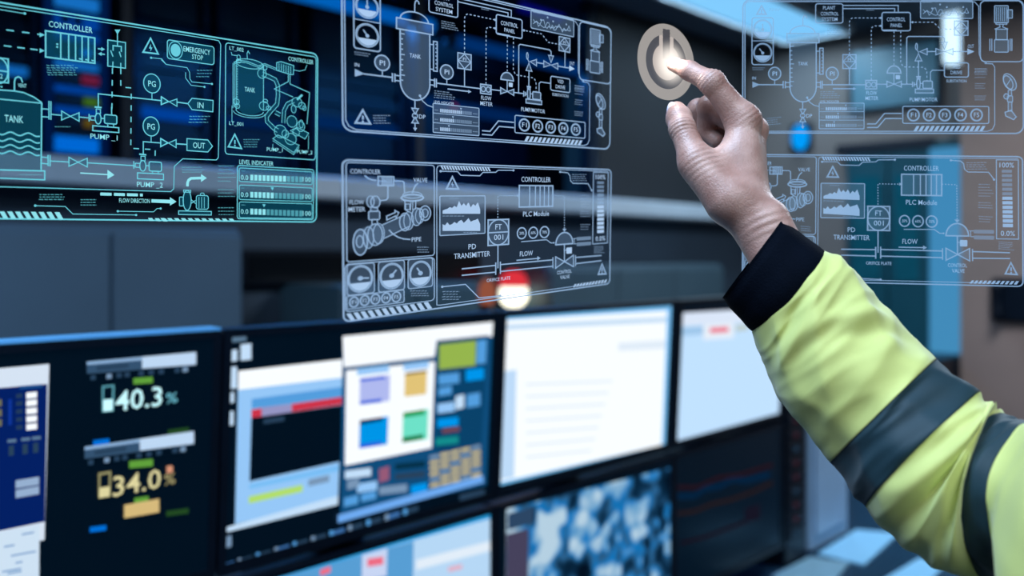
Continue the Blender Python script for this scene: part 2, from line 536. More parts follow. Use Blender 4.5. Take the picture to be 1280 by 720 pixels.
def glyphs(s):
    """triangles of a string, its box scaled to 0..1"""
    if s not in GL:
        cu = bpy.data.curves.new('lettering', 'FONT')
        cu.body = s
        cu.size = 1
        cu.resolution_u = 2
        cu.offset = 0.006
        ob = bpy.data.objects.new('lettering', cu)
        me = bpy.data.meshes.new_from_object(ob)
        vs = [(p.co.x, p.co.y) for p in me.vertices]
        fs = [tuple(p.vertices) for p in me.polygons]
        bpy.data.objects.remove(ob)
        bpy.data.curves.remove(cu)
        bpy.data.meshes.remove(me)
        x0, x1 = min(v[0] for v in vs), max(v[0] for v in vs)
        y0, y1 = min(v[1] for v in vs), max(v[1] for v in vs)
        GL[s] = ([((v[0] - x0) / (x1 - x0), (v[1] - y0) / (y1 - y0)) for v in vs], fs)
    return GL[s]


# ------------------------------------------------------------------ monitors
TILT = math.radians(3.0)
UPT = (UP * math.cos(TILT) + n * math.sin(TILT)).normalized()
SP = Plane(WP(0, 0, -0.48), d, UPT)                 # face of the upper row, leaning towards the operator
SPL = Plane(WP(0, 0.0, -0.88), d, UP)               # face of the lower row
ZV = 0.355                                           # screen height
M_SCR = mat('screen_black', (3, 8, 14), 0.25, 0, 0.1, 10, spec=0.25)
_b = M_SCR.node_tree.nodes['Principled BSDF']           # a switched-on display never gets fully black
_b.inputs['Emission Color'].default_value = lin((0, 15, 30)) + (1,)
_b.inputs['Emission Strength'].default_value = 0.8


class Screen:
    def __init__(s, pl, u0, u1, v0, v1, label, base=None, rim=None):
        s.pl, s.k, s.ext = pl, 0, (u0, u1, v0, v1)
        nrm = pl.en
        fr = (pl.o, pl.ex, pl.ey, nrm)
        r = empty('monitor', pl.P((u0 + u1) / 2, v0 - 0.02, -0.03), label, 'monitor', 'monitors in two rows')
        s.root = r
        e = 0.012
        MB().box(fr, u0 - e, u1 + e, v0 - 0.018, v1 + e, -0.035, -0.004, 0.004).build('housing', M_BLACK, r)
        MB().box(fr, u0 + 0.18, u1 - 0.18, v0 + 0.08, v1 - 0.08, -0.07, -0.035, 0.006).build('back_cover', M_BLACK, r)
        b = MB()
        b.box(fr, u0 - e, u1 + e, v1, v1 + e, -0.004, 0.003)
        b.box(fr, u0 - e, u1 + e, v0 - 0.018, v0, -0.004, 0.003)
        b.box(fr, u0 - e, u0, v0, v1, -0.004, 0.003)
        b.box(fr, u1, u1 + e, v0, v1, -0.004, 0.003)
        b.build('bezel', M_BLACK, r)
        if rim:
            MB().box(fr, u0 - e, u1 + e, v1 + e, v1 + e + 0.0035, -0.03, 0.002).build('lit_rim_strip', rim, r)  # added strip whose colour carries light caught by the top edge
        s.scr = MB().box(fr, u0, u1, v0, v1, -0.004, 0.0).build('screen', base or M_SCR, r)
        s.z(0, 0, 1)

    def z(s, ox, oy, sc):
        s.o = (ox, oy, sc)
        return s

    def px(s, x, y):
        return s.o[0] + x / s.o[2], s.o[1] + y / s.o[2]

    def q(s, pts, m, name='display_window', lift=None):
        """flat piece of picture on the screen, corners read off the photograph"""
        s.k += 1
        k = 0.0002 + 0.00004 * s.k
        vs = []
        for p in pts:
            u, v = s.pl.hit(*s.px(*p))
            u, v = min(max(u, s.ext[0]), s.ext[1]), min(max(v, s.ext[2]), s.ext[3])
            vs.append(s.pl.P(u, v, k))
        return link_mesh(name, vs, [tuple(range(len(vs)))], m, s.scr)

    def bar(s, x0, y0, x1, y1, h, m, name='display_window'):
        """slanted bar from (x0,y0) to (x1,y1), y = top edge, h = height at both ends"""
        return s.q([(x0, y0), (x1, y1), (x1, y1 + h), (x0, y0 + h)], m, name)

    def text(s, t, cx, cy, w_, h_, m, name='readout'):
        s.k += 1
        k = 0.0002 + 0.00004 * s.k
        u0, _ = s.pl.hit(*s.px(cx - w_ / 2, cy))
        u1, _ = s.pl.hit(*s.px(cx + w_ / 2, cy))
        _, v0 = s.pl.hit(*s.px(cx, cy + h_ / 2))
        _, v1 = s.pl.hit(*s.px(cx, cy - h_ / 2))
        vs, fs = glyphs(t)
        return link_mesh(name, [s.pl.P(u0 + (u1 - u0) * a, v0 + (v1 - v0) * b, k) for a, b in vs], fs, m, s.scr)


def E(name, rgb, st=1.0):
    return emit('px_' + name, rgb, st)


E_WHITE = E('white', (246, 251, 255), 1.05)
E_PALE = E('pale', (196, 224, 250), 1.0)
E_LBLUE = E('light_blue', (150, 200, 248), 1.0)
E_MBLUE = E('mid_blue', (84, 158, 222), 1.0)
E_SKY = E('sky', (0, 150, 236), 1.0)
E_NAVY = E('navy', (4, 32, 100), 1.0)
E_DTEAL = E('dark_teal', (6, 48, 72), 1.0)
E_CYW = E('cyan_white', (196, 246, 252), 1.15)
E_CREAM = E('cream', (222, 214, 160), 1.0)
E_REDP = E('red', (205, 52, 74), 1.0)
E_GRNP = E('green', (96, 160, 60), 1.0)
E_DGRN = E('dark_green', (34, 72, 34), 1.0)
E_DIM = E('dim', (40, 66, 92), 1.0)
E_GREY = E('grey_blue', (120, 150, 182), 1.0)

# left monitor: dark desktop with the 40.3 and 34.0 readouts
m1 = Screen(SP, -1.335, -0.648, 0.0, ZV, 'dark monitor at the left reading 40.3 and 34.0 percent', rim=mat('rim_painted_light', (96, 170, 225), 0.3, 0, 0.05))  # rim colour paints the light falling on the top edge
m1.z(0, 400, 4)
m1.q([(-1200, 345), (246, 220), (222, 1100), (-1200, 1300)], E('window_white', (214, 228, 244)))
m1.q([(-1200, 440), (236, 320), (224, 1008), (-1200, 1300)], E_NAVY)
for y in (362, 400, 440, 480, 519):
    m1.bar(131, y + 2, 184, y - 4, 30, E_WHITE, 'value_box')
    m1.bar(80, y + 8, 112, y + 4, 22, E('navy_grey', (34, 58, 92)), 'value_box')
m1.bar(95, 330, 210, 320, 16, E('navy_light', (30, 80, 140)), 'value_box')
for y in (400, 450, 500):
    m1.bar(-40, y, 8, y - 4, 34, E('khaki', (110, 110, 84)), 'value_box')
m1.bar(40, 396, 58, 394, 130, E('navy_mid', (16, 52, 150)), 'value_box')
for x in (36, 105, 158):
    m1.bar(x, 602 - x * 0.12, x + 44, 598 - x * 0.12, 16, E('steel', (90, 120, 150)), 'caption')
    m1.bar(x + 6, 634 - x * 0.12, x + 32, 630 - x * 0.12, 50, E_DIM, 'caption')
m1.z(0, 560, 4.5)
m1.bar(86, 182, 218, 160, 45, E('box_grey', (150, 176, 208)), 'value_box')
m1.bar(86, 236, 218, 212, 45, E('box_grey', (150, 176, 208)), 'value_box')
m1.q([(-1200, 690), (220, 430), (212, 1200), (-1200, 1200)], E('paper_window', (206, 226, 244)))
for y, a, b in ((550, 20, 80), (480, 120, 190), (600, 60, 200), (640, 85, 125), (690, 10, 118), (700, 40, 120)):
    m1.bar(a, y, b, y - (b - a) * 0.18, 10, E('text_blue', (120, 160, 205)), 'caption')
m1.z(0, 400, 4)
for dx, dy in ((0, 0), (-12, 425)):
    kk = -0.05 * 0 if dy == 0 else -10
    top = lambda x: 208 - (x - 432) * 0.0885 + dy + (0 if dy == 0 else -(x - 432) * 0.055)
    m1.q([(432 + dx, top(432)), (978 + dx, top(978)), (978 + dx, top(978) + 66), (432 + dx, top(432) + 60)], E('toolbar', (52, 82, 112)), 'toolbar')
    m1.q([(432 + dx, top(432)), (978 + dx, top(978)), (978 + dx, top(978) + 16), (432 + dx, top(432) + 16)], E('toolbar_light', (140, 176, 214)), 'toolbar')
    m1.q([(708 + dx, top(708)), (978 + dx, top(978)), (978 + dx, top(978) + 62), (708 + dx, top(708) + 58)], E('toolbar_white', (190, 216, 244)), 'toolbar')
    for x in (450, 530, 580, 620, 690, 740, 790, 870, 910):
        m1.bar(x + dx, top(x) + 70, x + 26 + dx, top(x + 26) + 70, 24, E_GREY if x in (530, 910) else E_DIM, 'toolbar_icon')
    m1.bar(480 + dx, top(480) + 26, 640 + dx, top(640) + 26, 22, E_DIM, 'toolbar_icon')
m1.bar(663, 290, 760, 283, 30, E_GRNP, 'caption')
m1.text('40.3', 690, 392, 232, 100, E_CYW)
m1.text('%', 855, 388, 58, 52, E('cyan_dim', (110, 190, 210)))
m1.q([(506, 328), (568, 322), (564, 455), (506, 460)], E('cell_teal', (90, 160, 176)), 'level_gauge')
m1.q([(516, 336), (558, 332), (556, 392), (514, 396)], M_SCR, 'level_gauge')
m1.q([(512, 398), (560, 394), (558, 450), (512, 456)], E_CYW, 'level_gauge')
m1.bar(462, 600, 542, 590, 26, E('tag_blue', (0, 110, 215)), 'caption')
m1.bar(835, 548, 940, 534, 24, E_DGRN, 'caption')
m1.z(0, 560, 4.5)
m1.bar(722, 72, 855, 60, 40, E_GRNP, 'caption')
m1.text('34.0', 765, 192, 268, 112, E_CREAM)
m1.text('%', 950, 172, 62, 62, E('cream_dim', (170, 160, 112)))
m1.bar(932, 100, 966, 96, 40, E('dot_orange', (214, 150, 120)), 'caption')
m1.q([(548, 138), (620, 126), (616, 272), (548, 282)], E('cell_cream', (150, 146, 104)), 'level_gauge')
m1.q([(560, 150), (608, 142), (606, 212), (558, 220)], M_SCR, 'level_gauge')
m1.q([(554, 222), (612, 214), (610, 268), (552, 278)], E_CREAM, 'level_gauge')
m1.bar(750, 280, 830, 268, 28, E_GRNP, 'caption')
m1.q([(693, 318), (890, 282), (890, 358), (693, 392)], E('button_sand', (214, 186, 124)), 'push_button')
m1.bar(930, 352, 1055, 335, 30, E_DGRN, 'caption')
m1.bar(500, 442, 592, 430, 30, E('tag_blue', (0, 110, 215)), 'caption')

# second monitor: windows with the red bar and coloured tiles
m2 = Screen(SP, -0.618, -0.022, 0.0, ZV, 'monitor with overlapping windows, a red bar and coloured tiles')
m2.z(270, 390, 4.233)
for x, y, w_, h_ in ((58, 200, 54, 60), (130, 168, 56, 85), (50, 290, 60, 115), (55, 425, 40, 55), (46, 525, 46, 75)):
    m2.bar(x, y + 4, x + w_, y - 2, h_, E_PALE, 'desktop_icon')
m2.bar(66, 122, 160, 112, 40, E('icon_grey', (90, 120, 146)), 'desktop_icon')
W1 = m2.q([(118, 312), (672, 250), (645, 985), (100, 1122)], E_LBLUE)
m2.q([(118, 312), (672, 250), (672, 346), (118, 412)], E_WHITE, 'title_bar')
m2.q([(188, 460), (670, 395), (670, 448), (188, 512)], E_MBLUE, 'tool_strip')
m2.q([(186, 516), (668, 448), (668, 488), (186, 560)], E_REDP, 'red_bar')
m2.q([(240, 505), (400, 485), (400, 530), (240, 590)], E('lilac', (150, 150, 196)), 'tab')
m2.q([(186, 560), (668, 490), (660, 790), (176, 896)], M_SCR, 'black_field')
m2.q([(250, 570), (360, 552), (360, 575), (250, 592)], E_DIM, 'tab')
m2.z(270, 540, 4)
m2.q([(165, 262), (612, 165), (612, 195), (165, 285)], E('strip_blue', (120, 190, 245)), 'tool_strip')
m2.q([(162, 322), (432, 262), (432, 298), (162, 358)], E('lime', (178, 222, 110)), 'status_pill')
m2.bar(460, 238, 565, 214, 34, E_GREY, 'tab')
m2.q([(95, 462), (608, 318), (608, 362), (20, 508), (20, 484)], E_PALE, 'status_bar')
m2.bar(28, 528, 76, 515, 56, E_GREY, 'desktop_icon')
for i in range(11):
    x = 18 + i * 92
    y = 664 - (x - 18) * 0.30
    m2.bar(x, y, x + 70, y - 21, 24, E_DIM if i % 3 else E('task_blue', (60, 110, 170)), 'taskbar_button')
    m2.bar(x - 4, y - 4, x + 14, y - 8, 30, E_MBLUE if i % 2 == 0 else E_GREY, 'taskbar_button')
m2.z(410, 390, 4.235)
m2.q([(74, 128), (870, 52), (835, 915), (62, 1082)], E('win_blue', (16, 76, 122)))
m2.q([(74, 128), (870, 52), (866, 128), (572, 150), (560, 236), (80, 292)], E_WHITE, 'title_bar')
m2.q([(92, 310), (562, 262), (545, 718), (86, 812)], E_WHITE, 'tile_board')
m2.bar(150, 300, 320, 280, 36, E_LBLUE, 'tile_header')
m2.bar(395, 275, 530, 258, 36, E_LBLUE, 'tile_header')
m2.q([(165, 352), (325, 332), (322, 470), (163, 488)], E('tile_lilac', (176, 186, 240)), 'tile')
m2.q([(165, 352), (300, 336), (300, 352), (165, 368)], E('tile_blue', (40, 90, 220)), 'tile_header')
m2.q([(165, 472), (280, 458), (280, 476), (165, 490)], E('tile_blue', (40, 90, 220)), 'tile_header')
m2.q([(403, 322), (520, 306), (516, 434), (400, 448)], E('tile_amber', (226, 196, 120)), 'tile')
m2.q([(403, 322), (520, 306), (520, 318), (403, 334)], E('tile_brown', (120, 92, 40)), 'tile_header')
m2.q([(164, 572), (316, 550), (310, 700), (160, 722)], E('tile_azure', (0, 150, 232)), 'tile')
m2.q([(164, 572), (286, 554), (286, 574), (164, 596)], E('tile_navy', (0, 30, 80)), 'tile_header')
m2.q([(162, 700), (280, 682), (280, 700), (162, 720)], E('tile_blue', (40, 90, 220)), 'tile_header')
m2.q([(393, 532), (528, 512), (522, 672), (388, 692)], E('tile_mint', (110, 226, 200)), 'tile')
m2.q([(393, 532), (508, 514), (508, 540), (393, 558)], E('tile_green', (10, 150, 70)), 'tile_header')
m2.q([(390, 664), (500, 646), (500, 668), (390, 690)], E('tile_green2', (0, 110, 40)), 'tile_header')
m2.q([(576, 150), (846, 122), (806, 700), (560, 740)], E('side_blue', (10, 66, 106)), 'side_panel')
m2.q([(584, 172), (780, 150), (776, 282), (582, 304)], E('tile_lime', (150, 182, 78)), 'tile')
m2.q([(784, 150), (836, 144), (830, 270), (780, 276)], E_MBLUE, 'tile')
for x, y, w_, h_, c in ((580, 325, 110, 55, E_MBLUE), (725, 300, 95, 60, E_SKY), (580, 395, 70, 45, E_MBLUE), (575, 480, 90, 50, E_LBLUE), (670, 440, 45, 70, E_PALE), (730, 430, 70, 70, E_MBLUE), (575, 560, 110, 45, E_SKY), (600, 612, 90, 22, E('brick', (120, 70, 80))), (565, 660, 120, 40, E('tealg', (20, 140, 140)))):
    m2.bar(x, y + 6, x + w_, y - 6, h_, c, 'tile')
m2.z(410, 540, 4)
for x, y, w_, h_, c in ((80, 185, 130, 40, E_PALE), (140, 250, 100, 45, E_LBLUE), (90, 235, 60, 45, E_GREY), (75, 320, 70, 45, E_MBLUE), (160, 300, 75, 40, E_MBLUE), (250, 175, 50, 70, E('rose', (150, 90, 120))), (250, 265, 140, 40, E_GREY), (410, 258, 80, 44, E_SKY), (330, 150, 150, 30, E_DTEAL), (330, 200, 150, 30, E_DIM)):
    m2.bar(x, y + 8, x + w_, y - 8, h_, c, 'tile')
for r_ in range(6):
    for c_ in range(5):
        x = 502 + c_ * 52
        y = 118 + r_ * 28 - c_ * 12
        m2.bar(x, y, x + 46, y - 10, 18, E('beige_key', (200, 188, 146)) if (r_ + c_) % 4 else E_GREY, 'key_tile')
m2.q([(42, 412), (766, 214), (770, 250), (42, 452)], E('bar_blue', (110, 170, 240)), 'status_bar')
m2.bar(650, 312, 775, 284, 34, E_DIM, 'taskbar_button')

# third monitor: white page
m3 = Screen(SP, 0.006, 0.646, 0.0, ZV, 'large monitor filled with a bright white page')
m3.z(610, 360, 2.769)
m3.q([(42, 92), (635, 62), (612, 555), (18, 690)], E('page_edge', (120, 196, 250)))
m3.q([(46, 112), (620, 78), (600, 548), (26, 676)], E_WHITE)
m3.q([(48, 128), (620, 100), (620, 118), (48, 146)], E('rule', (196, 222, 246)), 'tool_strip')
m3.q([(46, 290), (98, 282), (90, 655), (28, 668)], E('side_pale', (190, 220, 250)), 'side_panel')
m3.q([(450, 190), (614, 180), (612, 210), (450, 218)], E('rule2', (226, 238, 250)), 'tool_strip')
for i in range(7):
    m3.bar(130, 330 + i * 42, 430 - i * 12, 318 + i * 40, 8, E('rule2', (226, 238, 250)), 'text_row')

# fourth monitor
m4 = Screen(SP, 0.676, 1.262, 0.0, ZV, 'pale blue monitor with red heading beside the cuff')
m4.z(610, 360, 2.769)
m4.q([(650, 88), (1020, 66), (1006, 440), (635, 545)], E('page_pale', (190, 222, 252), 1.05))
m4.q([(650, 88), (1020, 66), (1020, 110), (650, 134)], E('head_pale', (220, 232, 250)), 'title_bar')
m4.q([(652, 138), (745, 132), (745, 160), (652, 168)], E('tab_blue', (160, 200, 236)), 'tab')
m4.q([(745, 128), (850, 120), (850, 172), (745, 180)], E('tab_white', (232, 240, 250)), 'tab')
m4.bar(768, 138, 832, 134, 18, E('red_word', (238, 110, 134)), 'caption')
m4.q([(856, 128), (900, 124), (900, 146), (856, 152)], E('tab_sage', (190, 206, 206)), 'tab')

# lower row
m5 = Screen(SPL, -0.618, -0.022, 0.0, ZV, 'lower monitor with pale page, cut off by the picture bottom')
m5.z(410, 540, 4)
m5.q([(-1700, 1130), (834, 395), (826, 1200), (-1700, 2500)], E('page_low', (182, 216, 246)))
m5.q([(-1700, 1130), (834, 395), (834, 425), (-1700, 1165)], E('page_low_rim', (40, 160, 226)), 'tool_strip')
m5.q([(-300, 745), (428, 545), (420, 1000), (-300, 1100)], E('block_blue', (88, 158, 212)), 'side_panel')
m5.q([(170, 615), (296, 582), (292, 720), (168, 740)], E('tab_lilac', (200, 214, 244)), 'tab')
m5.bar(196, 634, 276, 622, 40, E('red_word', (238, 110, 134)), 'caption')
m5.bar(-40, 690, 12, 670, 30, E('red_word', (238, 110, 134)), 'caption')
m5.q([(440, 640), (824, 540), (822, 590), (440, 690)], E('rule2', (226, 238, 250)), 'tool_strip')
m5.bar(600, 676, 670, 660, 24, E('rosy', (226, 176, 196)), 'caption')


def mosaic(name):
    """camera-wall picture: many small blurred tiles of blue, white and dark"""
    m = bpy.data.materials.new(name)
    m.use_nodes = True
    nt = m.node_tree
    nt.nodes.clear()
    out = nt.nodes.new('ShaderNodeOutputMaterial')
    e = nt.nodes.new('ShaderNodeEmission')
    tc = nt.nodes.new('ShaderNodeTexCoord')
    vo = nt.nodes.new('ShaderNodeTexVoronoi')
    vo.inputs['Scale'].default_value = 30
    vo.feature = 'SMOOTH_F1'
    vo.inputs['Smoothness'].default_value = 0.8
    nt.links.new(tc.outputs['Object'], vo.inputs['Vector'])
    sp = nt.nodes.new('ShaderNodeSeparateColor')
    nt.links.new(vo.outputs['Color'], sp.inputs[0])
    nz = nt.nodes.new('ShaderNodeTexNoise')
    nz.inputs['Scale'].default_value = 7
    nt.links.new(tc.outputs['Object'], nz.inputs['Vector'])
    ad = nt.nodes.new('ShaderNodeMath')
    ad.operation = 'MULTIPLY_ADD'
    ad.inputs[1].default_value = 2.2
    ad.inputs[2].default_value = -0.72
    nt.links.new(nz.outputs['Fac'], ad.inputs[0])
    a2 = nt.nodes.new('ShaderNodeMath')
    a2.operation = 'MULTIPLY_ADD'
    a2.inputs[1].default_value = 0.75
    nt.links.new(sp.outputs[0], a2.inputs[0])
    nt.links.new(ad.outputs[0], a2.inputs[2])
    rp = nt.nodes.new('ShaderNodeValToRGB')
    cr = rp.color_ramp
    cols = [(0.0, (4, 20, 38)), (0.35, (14, 50, 80)), (0.52, (50, 110, 160)), (0.64, (0, 130, 210)), (0.74, (120, 180, 225)), (1.0, (200, 230, 250))]
    cr.elements[0].position, cr.elements[0].color = cols[0][0], lin(cols[0][1]) + (1,)
    cr.elements[1].position, cr.elements[1].color = cols[-1][0], lin(cols[-1][1]) + (1,)
    for p_, c_ in cols[1:-1]:
        el = cr.elements.new(p_)
        el.color = lin(c_) + (1,)
    nt.links.new(a2.outputs[0], rp.inputs[0])
    nt.links.new(rp.outputs[0], e.inputs[0])
    e.inputs[1].default_value = 0.8
    nt.links.new(e.outputs[0], out.inputs[0])
    return m


m6 = Screen(SPL, 0.006, 0.646, 0.0, ZV, 'lower monitor showing a mosaic of blue and white pictures')
m6.z(600, 560, 3.2)
m6.q([(106, 245), (770, 75), (760, 700), (100, 900)], mosaic('picture_mosaic'), 'picture_mosaic')
m6.q([(106, 345), (195, 320), (190, 700), (102, 760)], E('mauve', (70, 66, 92)), 'side_panel')
m6.q([(110, 262), (215, 236), (215, 300), (110, 330)], E('slate', (44, 70, 100)), 'side_panel')

m7 = Screen(SPL, 0.676, 1.262, 0.0, ZV, 'dark lower monitor with faint red and blue curves')
m7.z(600, 560, 3.2)


def curve(sc_, pts, h, m):
    for (x0, y0), (x1, y1) in zip(pts, pts[1:]):
        sc_.q([(x0, y0), (x1, y1), (x1, y1 + h), (x0, y0 + h)], m, 'chart_curve')


curve(m7, [(790, 180), (860, 178), (900, 150), (960, 140), (1010, 112), (1060, 118), (1160, 92)], 26, E('curve_blue', (4, 34, 62)))
curve(m7, [(790, 255), (860, 245), (930, 215), (1000, 200), (1090, 168), (1170, 130)], 16, E('curve_brown', (36, 26, 27)))
curve(m7, [(790, 150), (870, 150), (950, 112), (1040, 100), (1170, 60)], 14, E('curve_red', (38, 18, 26)))
curve(m7, [(800, 375), (900, 350), (1020, 305), (1120, 268)], 12, E('curve_plum', (26, 13, 24)))
m7.bar(1060, 240, 1120, 222, 60, E('chip_mauve', (22, 21, 36)), 'chart_marker')

# ------------------------------------------------------------------ desk and things on it
DZ = -0.97
dk = empty('control_desk', WP(0.4, 0.1, ZF), 'long dark control desk carrying the two rows of monitors', 'desk')
MB().box(WF, -1.6, 2.75, -0.45, 0.62, DZ - 0.035, DZ, 0.006).build('worktop', mat('desk_top', (26, 52, 74), 0.25, 0, 0.1, 5), dk)
for s_ in (-1.5, 0.5, 2.65):
    MB().box(WF, s_ - 0.03, s_ + 0.03, -0.4, 0.55, ZF, DZ - 0.035).build('desk_leg', M_DARK, dk)
for s_ in (-1.0, -0.32, 0.326, 0.97):
    st_ = empty('monitor_stand', WP(s_, -0.11, DZ), 'dark post on the desk holding ' + {-1.0: 'the left monitor', -0.32: 'the red bar monitor', 0.326: 'the white page monitor', 0.97: 'the pale blue monitor'}[s_] + ' from behind', 'stand', 'monitor stands behind the monitors')
    MB().box(WF, s_ - 0.04, s_ + 0.04, -0.14, -0.08, DZ, -0.2).build('monitor_post', M_DARK, st_)
    for z_ in (-0.31, -0.7):
        MB().box(WF, s_ - 0.05, s_ + 0.05, -0.08, -0.072, z_ - 0.05, z_ + 0.05).build('mount_plate', M_DARK, st_)
DPL = Plane(WP(0, 0, DZ), d, n)


def sheet(name, pts, hgt, m, label, cat):
    vs = []
    for k in (0.001, hgt):
        for p_ in pts:
            u, v = DPL.hit(*p_)
            vs.append(WP(u, v, DZ + k))
    return tag(link_mesh(name, vs, [(0, 1, 2, 3), (4, 5, 6, 7), (0, 1, 5, 4), (1, 2, 6, 5), (2, 3, 7, 6), (3, 0, 4, 7)], m, origin=vs[0]), label, cat)


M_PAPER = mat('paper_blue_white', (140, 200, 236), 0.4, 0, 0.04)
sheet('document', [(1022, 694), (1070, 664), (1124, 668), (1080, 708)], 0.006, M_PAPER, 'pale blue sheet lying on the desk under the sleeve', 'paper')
sheet('document', [(965, 722), (1012, 698), (1062, 705), (1026, 748)], 0.006, mat('paper_greyer', (120, 160, 180), 0.5), 'greyer sheet on the desk nearer the monitors', 'paper')  # this sheet has a greyer tone
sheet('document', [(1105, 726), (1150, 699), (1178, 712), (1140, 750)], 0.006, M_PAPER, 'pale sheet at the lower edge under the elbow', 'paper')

# equipment at the right end of the monitor row
TPL = Plane(WP(0, 0.0, 0), d, UP)
u0, u1 = TPL.hit(984, 600)[0], TPL.hit(1010, 600)[0]
tw = empty('equipment_tower', WP((u0 + u1) / 2, -0.1, DZ), 'black equipment tower with tiny lights right of the monitors', 'computer')
zt = TPL.hit(990, 440)[1]
MB().box(WF, u0, u1, -0.3, -0.005, DZ, zt, 0.006).build('tower_case', M_BLACK, tw)
for i in range(12):
    z_ = DZ + 0.08 + i * (zt - DZ - 0.14) / 12
    MB().box(WF, u0 + 0.02, u1 - 0.02, -0.005, 0.0, z_, z_ + 0.035, 0.002).build('drive_bay', M_DARK, tw)
    MB().box(WF, u0 + 0.05, u0 + 0.07, 0.0, 0.003, z_ + 0.01, z_ + 0.025).build('led', emit('led_rose', (70, 34, 44), 0.6) if i % 3 else emit('led_steel', (40, 70, 96), 0.6), tw)
u0, u1 = TPL.hit(1016, 600)[0], TPL.hit(1064, 600)[0]
zt = TPL.hit(1030, 512)[1]
pc = empty('computer_case', WP((u0 + u1) / 2, -0.1, DZ), 'pale grey computer case standing on the desk behind the sleeve', 'computer')
MB().box(WF, u0, u1, -0.35, -0.01, DZ, zt, 0.01).build('case_body', mat('case_pale', (150, 178, 205), 0.4, 0, 0.05), pc)
MB().box(WF, u0 + 0.03, u1 - 0.03, -0.01, 0.0, DZ + 0.05, zt - 0.05, 0.004).build('front_panel', mat('case_pale', (150, 178, 205)), pc)
MB().box(WF, u1 - 0.06, u1 - 0.045, 0.0, 0.004, zt - 0.1, zt - 0.085).build('power_light', E_SKY, pc)

from mathutils import noise

# ------------------------------------------------------------------ the person: right hand, cuff and sleeve
def H(px, py, Y):
    return np.array(at(px, py, Y), dtype=np.float32)


def rcone(P, a, b, ra, rb):
    """distance to a tapered capsule"""
    ba = b - a
    l2 = float(ba @ ba)
    pa = P - a
    t = np.clip((pa @ ba) / l2, 0, 1)
    dd = np.linalg.norm(pa - t[..., None] * ba, axis=-1)
    return dd - (ra + (rb - ra) * t)


def smin(a, b, k):
    h = np.clip(0.5 + 0.5 * (b - a) / k, 0, 1)
    return b + (a - b) * h - k * h * (1 - h)


MM = 0.001
J = dict(
    # forearm and wrist
    fa=H(990, 352, 0.762), wr=H(951, 280, 0.780), wr2=H(932, 254, 0.787),
    # index
    i0=H(928, 152, 0.812), i1=H(891, 104, 0.812), i2=H(862, 88.5, 0.828), i3=H(842, 80.5, 0.841),
    # middle
    m0=H(940, 164, 0.833), m1=H(886, 134, 0.850), m2=H(882, 166, 0.862), m3=H(896, 176, 0.855),
    # ring
    r0=H(940, 180, 0.855), r1=H(873, 137, 0.872), r2=H(872, 168, 0.880), r3=H(886, 182, 0.872),
    # little
    l0=H(938, 200, 0.872), l1=H(884, 168, 0.890), l2=H(884, 195, 0.893), l3=H(896, 200, 0.886),
    # thumb
    t0=H(909, 249, 0.784), t1=H(870, 203, 0.797), t2=H(853, 161, 0.812), t3=H(846, 139, 0.829))


def wrinkle(P, c, ax, amp, lam, wid, side=None):
    """fine joint creases around point c, running across axis ax"""
    q = P - c
    s_ = q @ ax
    r2 = np.sum(q * q, axis=-1) - s_ * s_
    m = np.exp(-(s_ / wid) ** 2) * np.exp(-np.clip(r2, 0, None) / (0.016 ** 2))
    if side is not None:
        m = m * np.clip(0.5 + 0.5 * (q @ side) / 0.006, 0, 1)
    return amp * m * np.cos(2 * math.pi * s_ / lam + 40 * np.sum(q, axis=-1))


def unit(v):
    return v / np.linalg.norm(v)


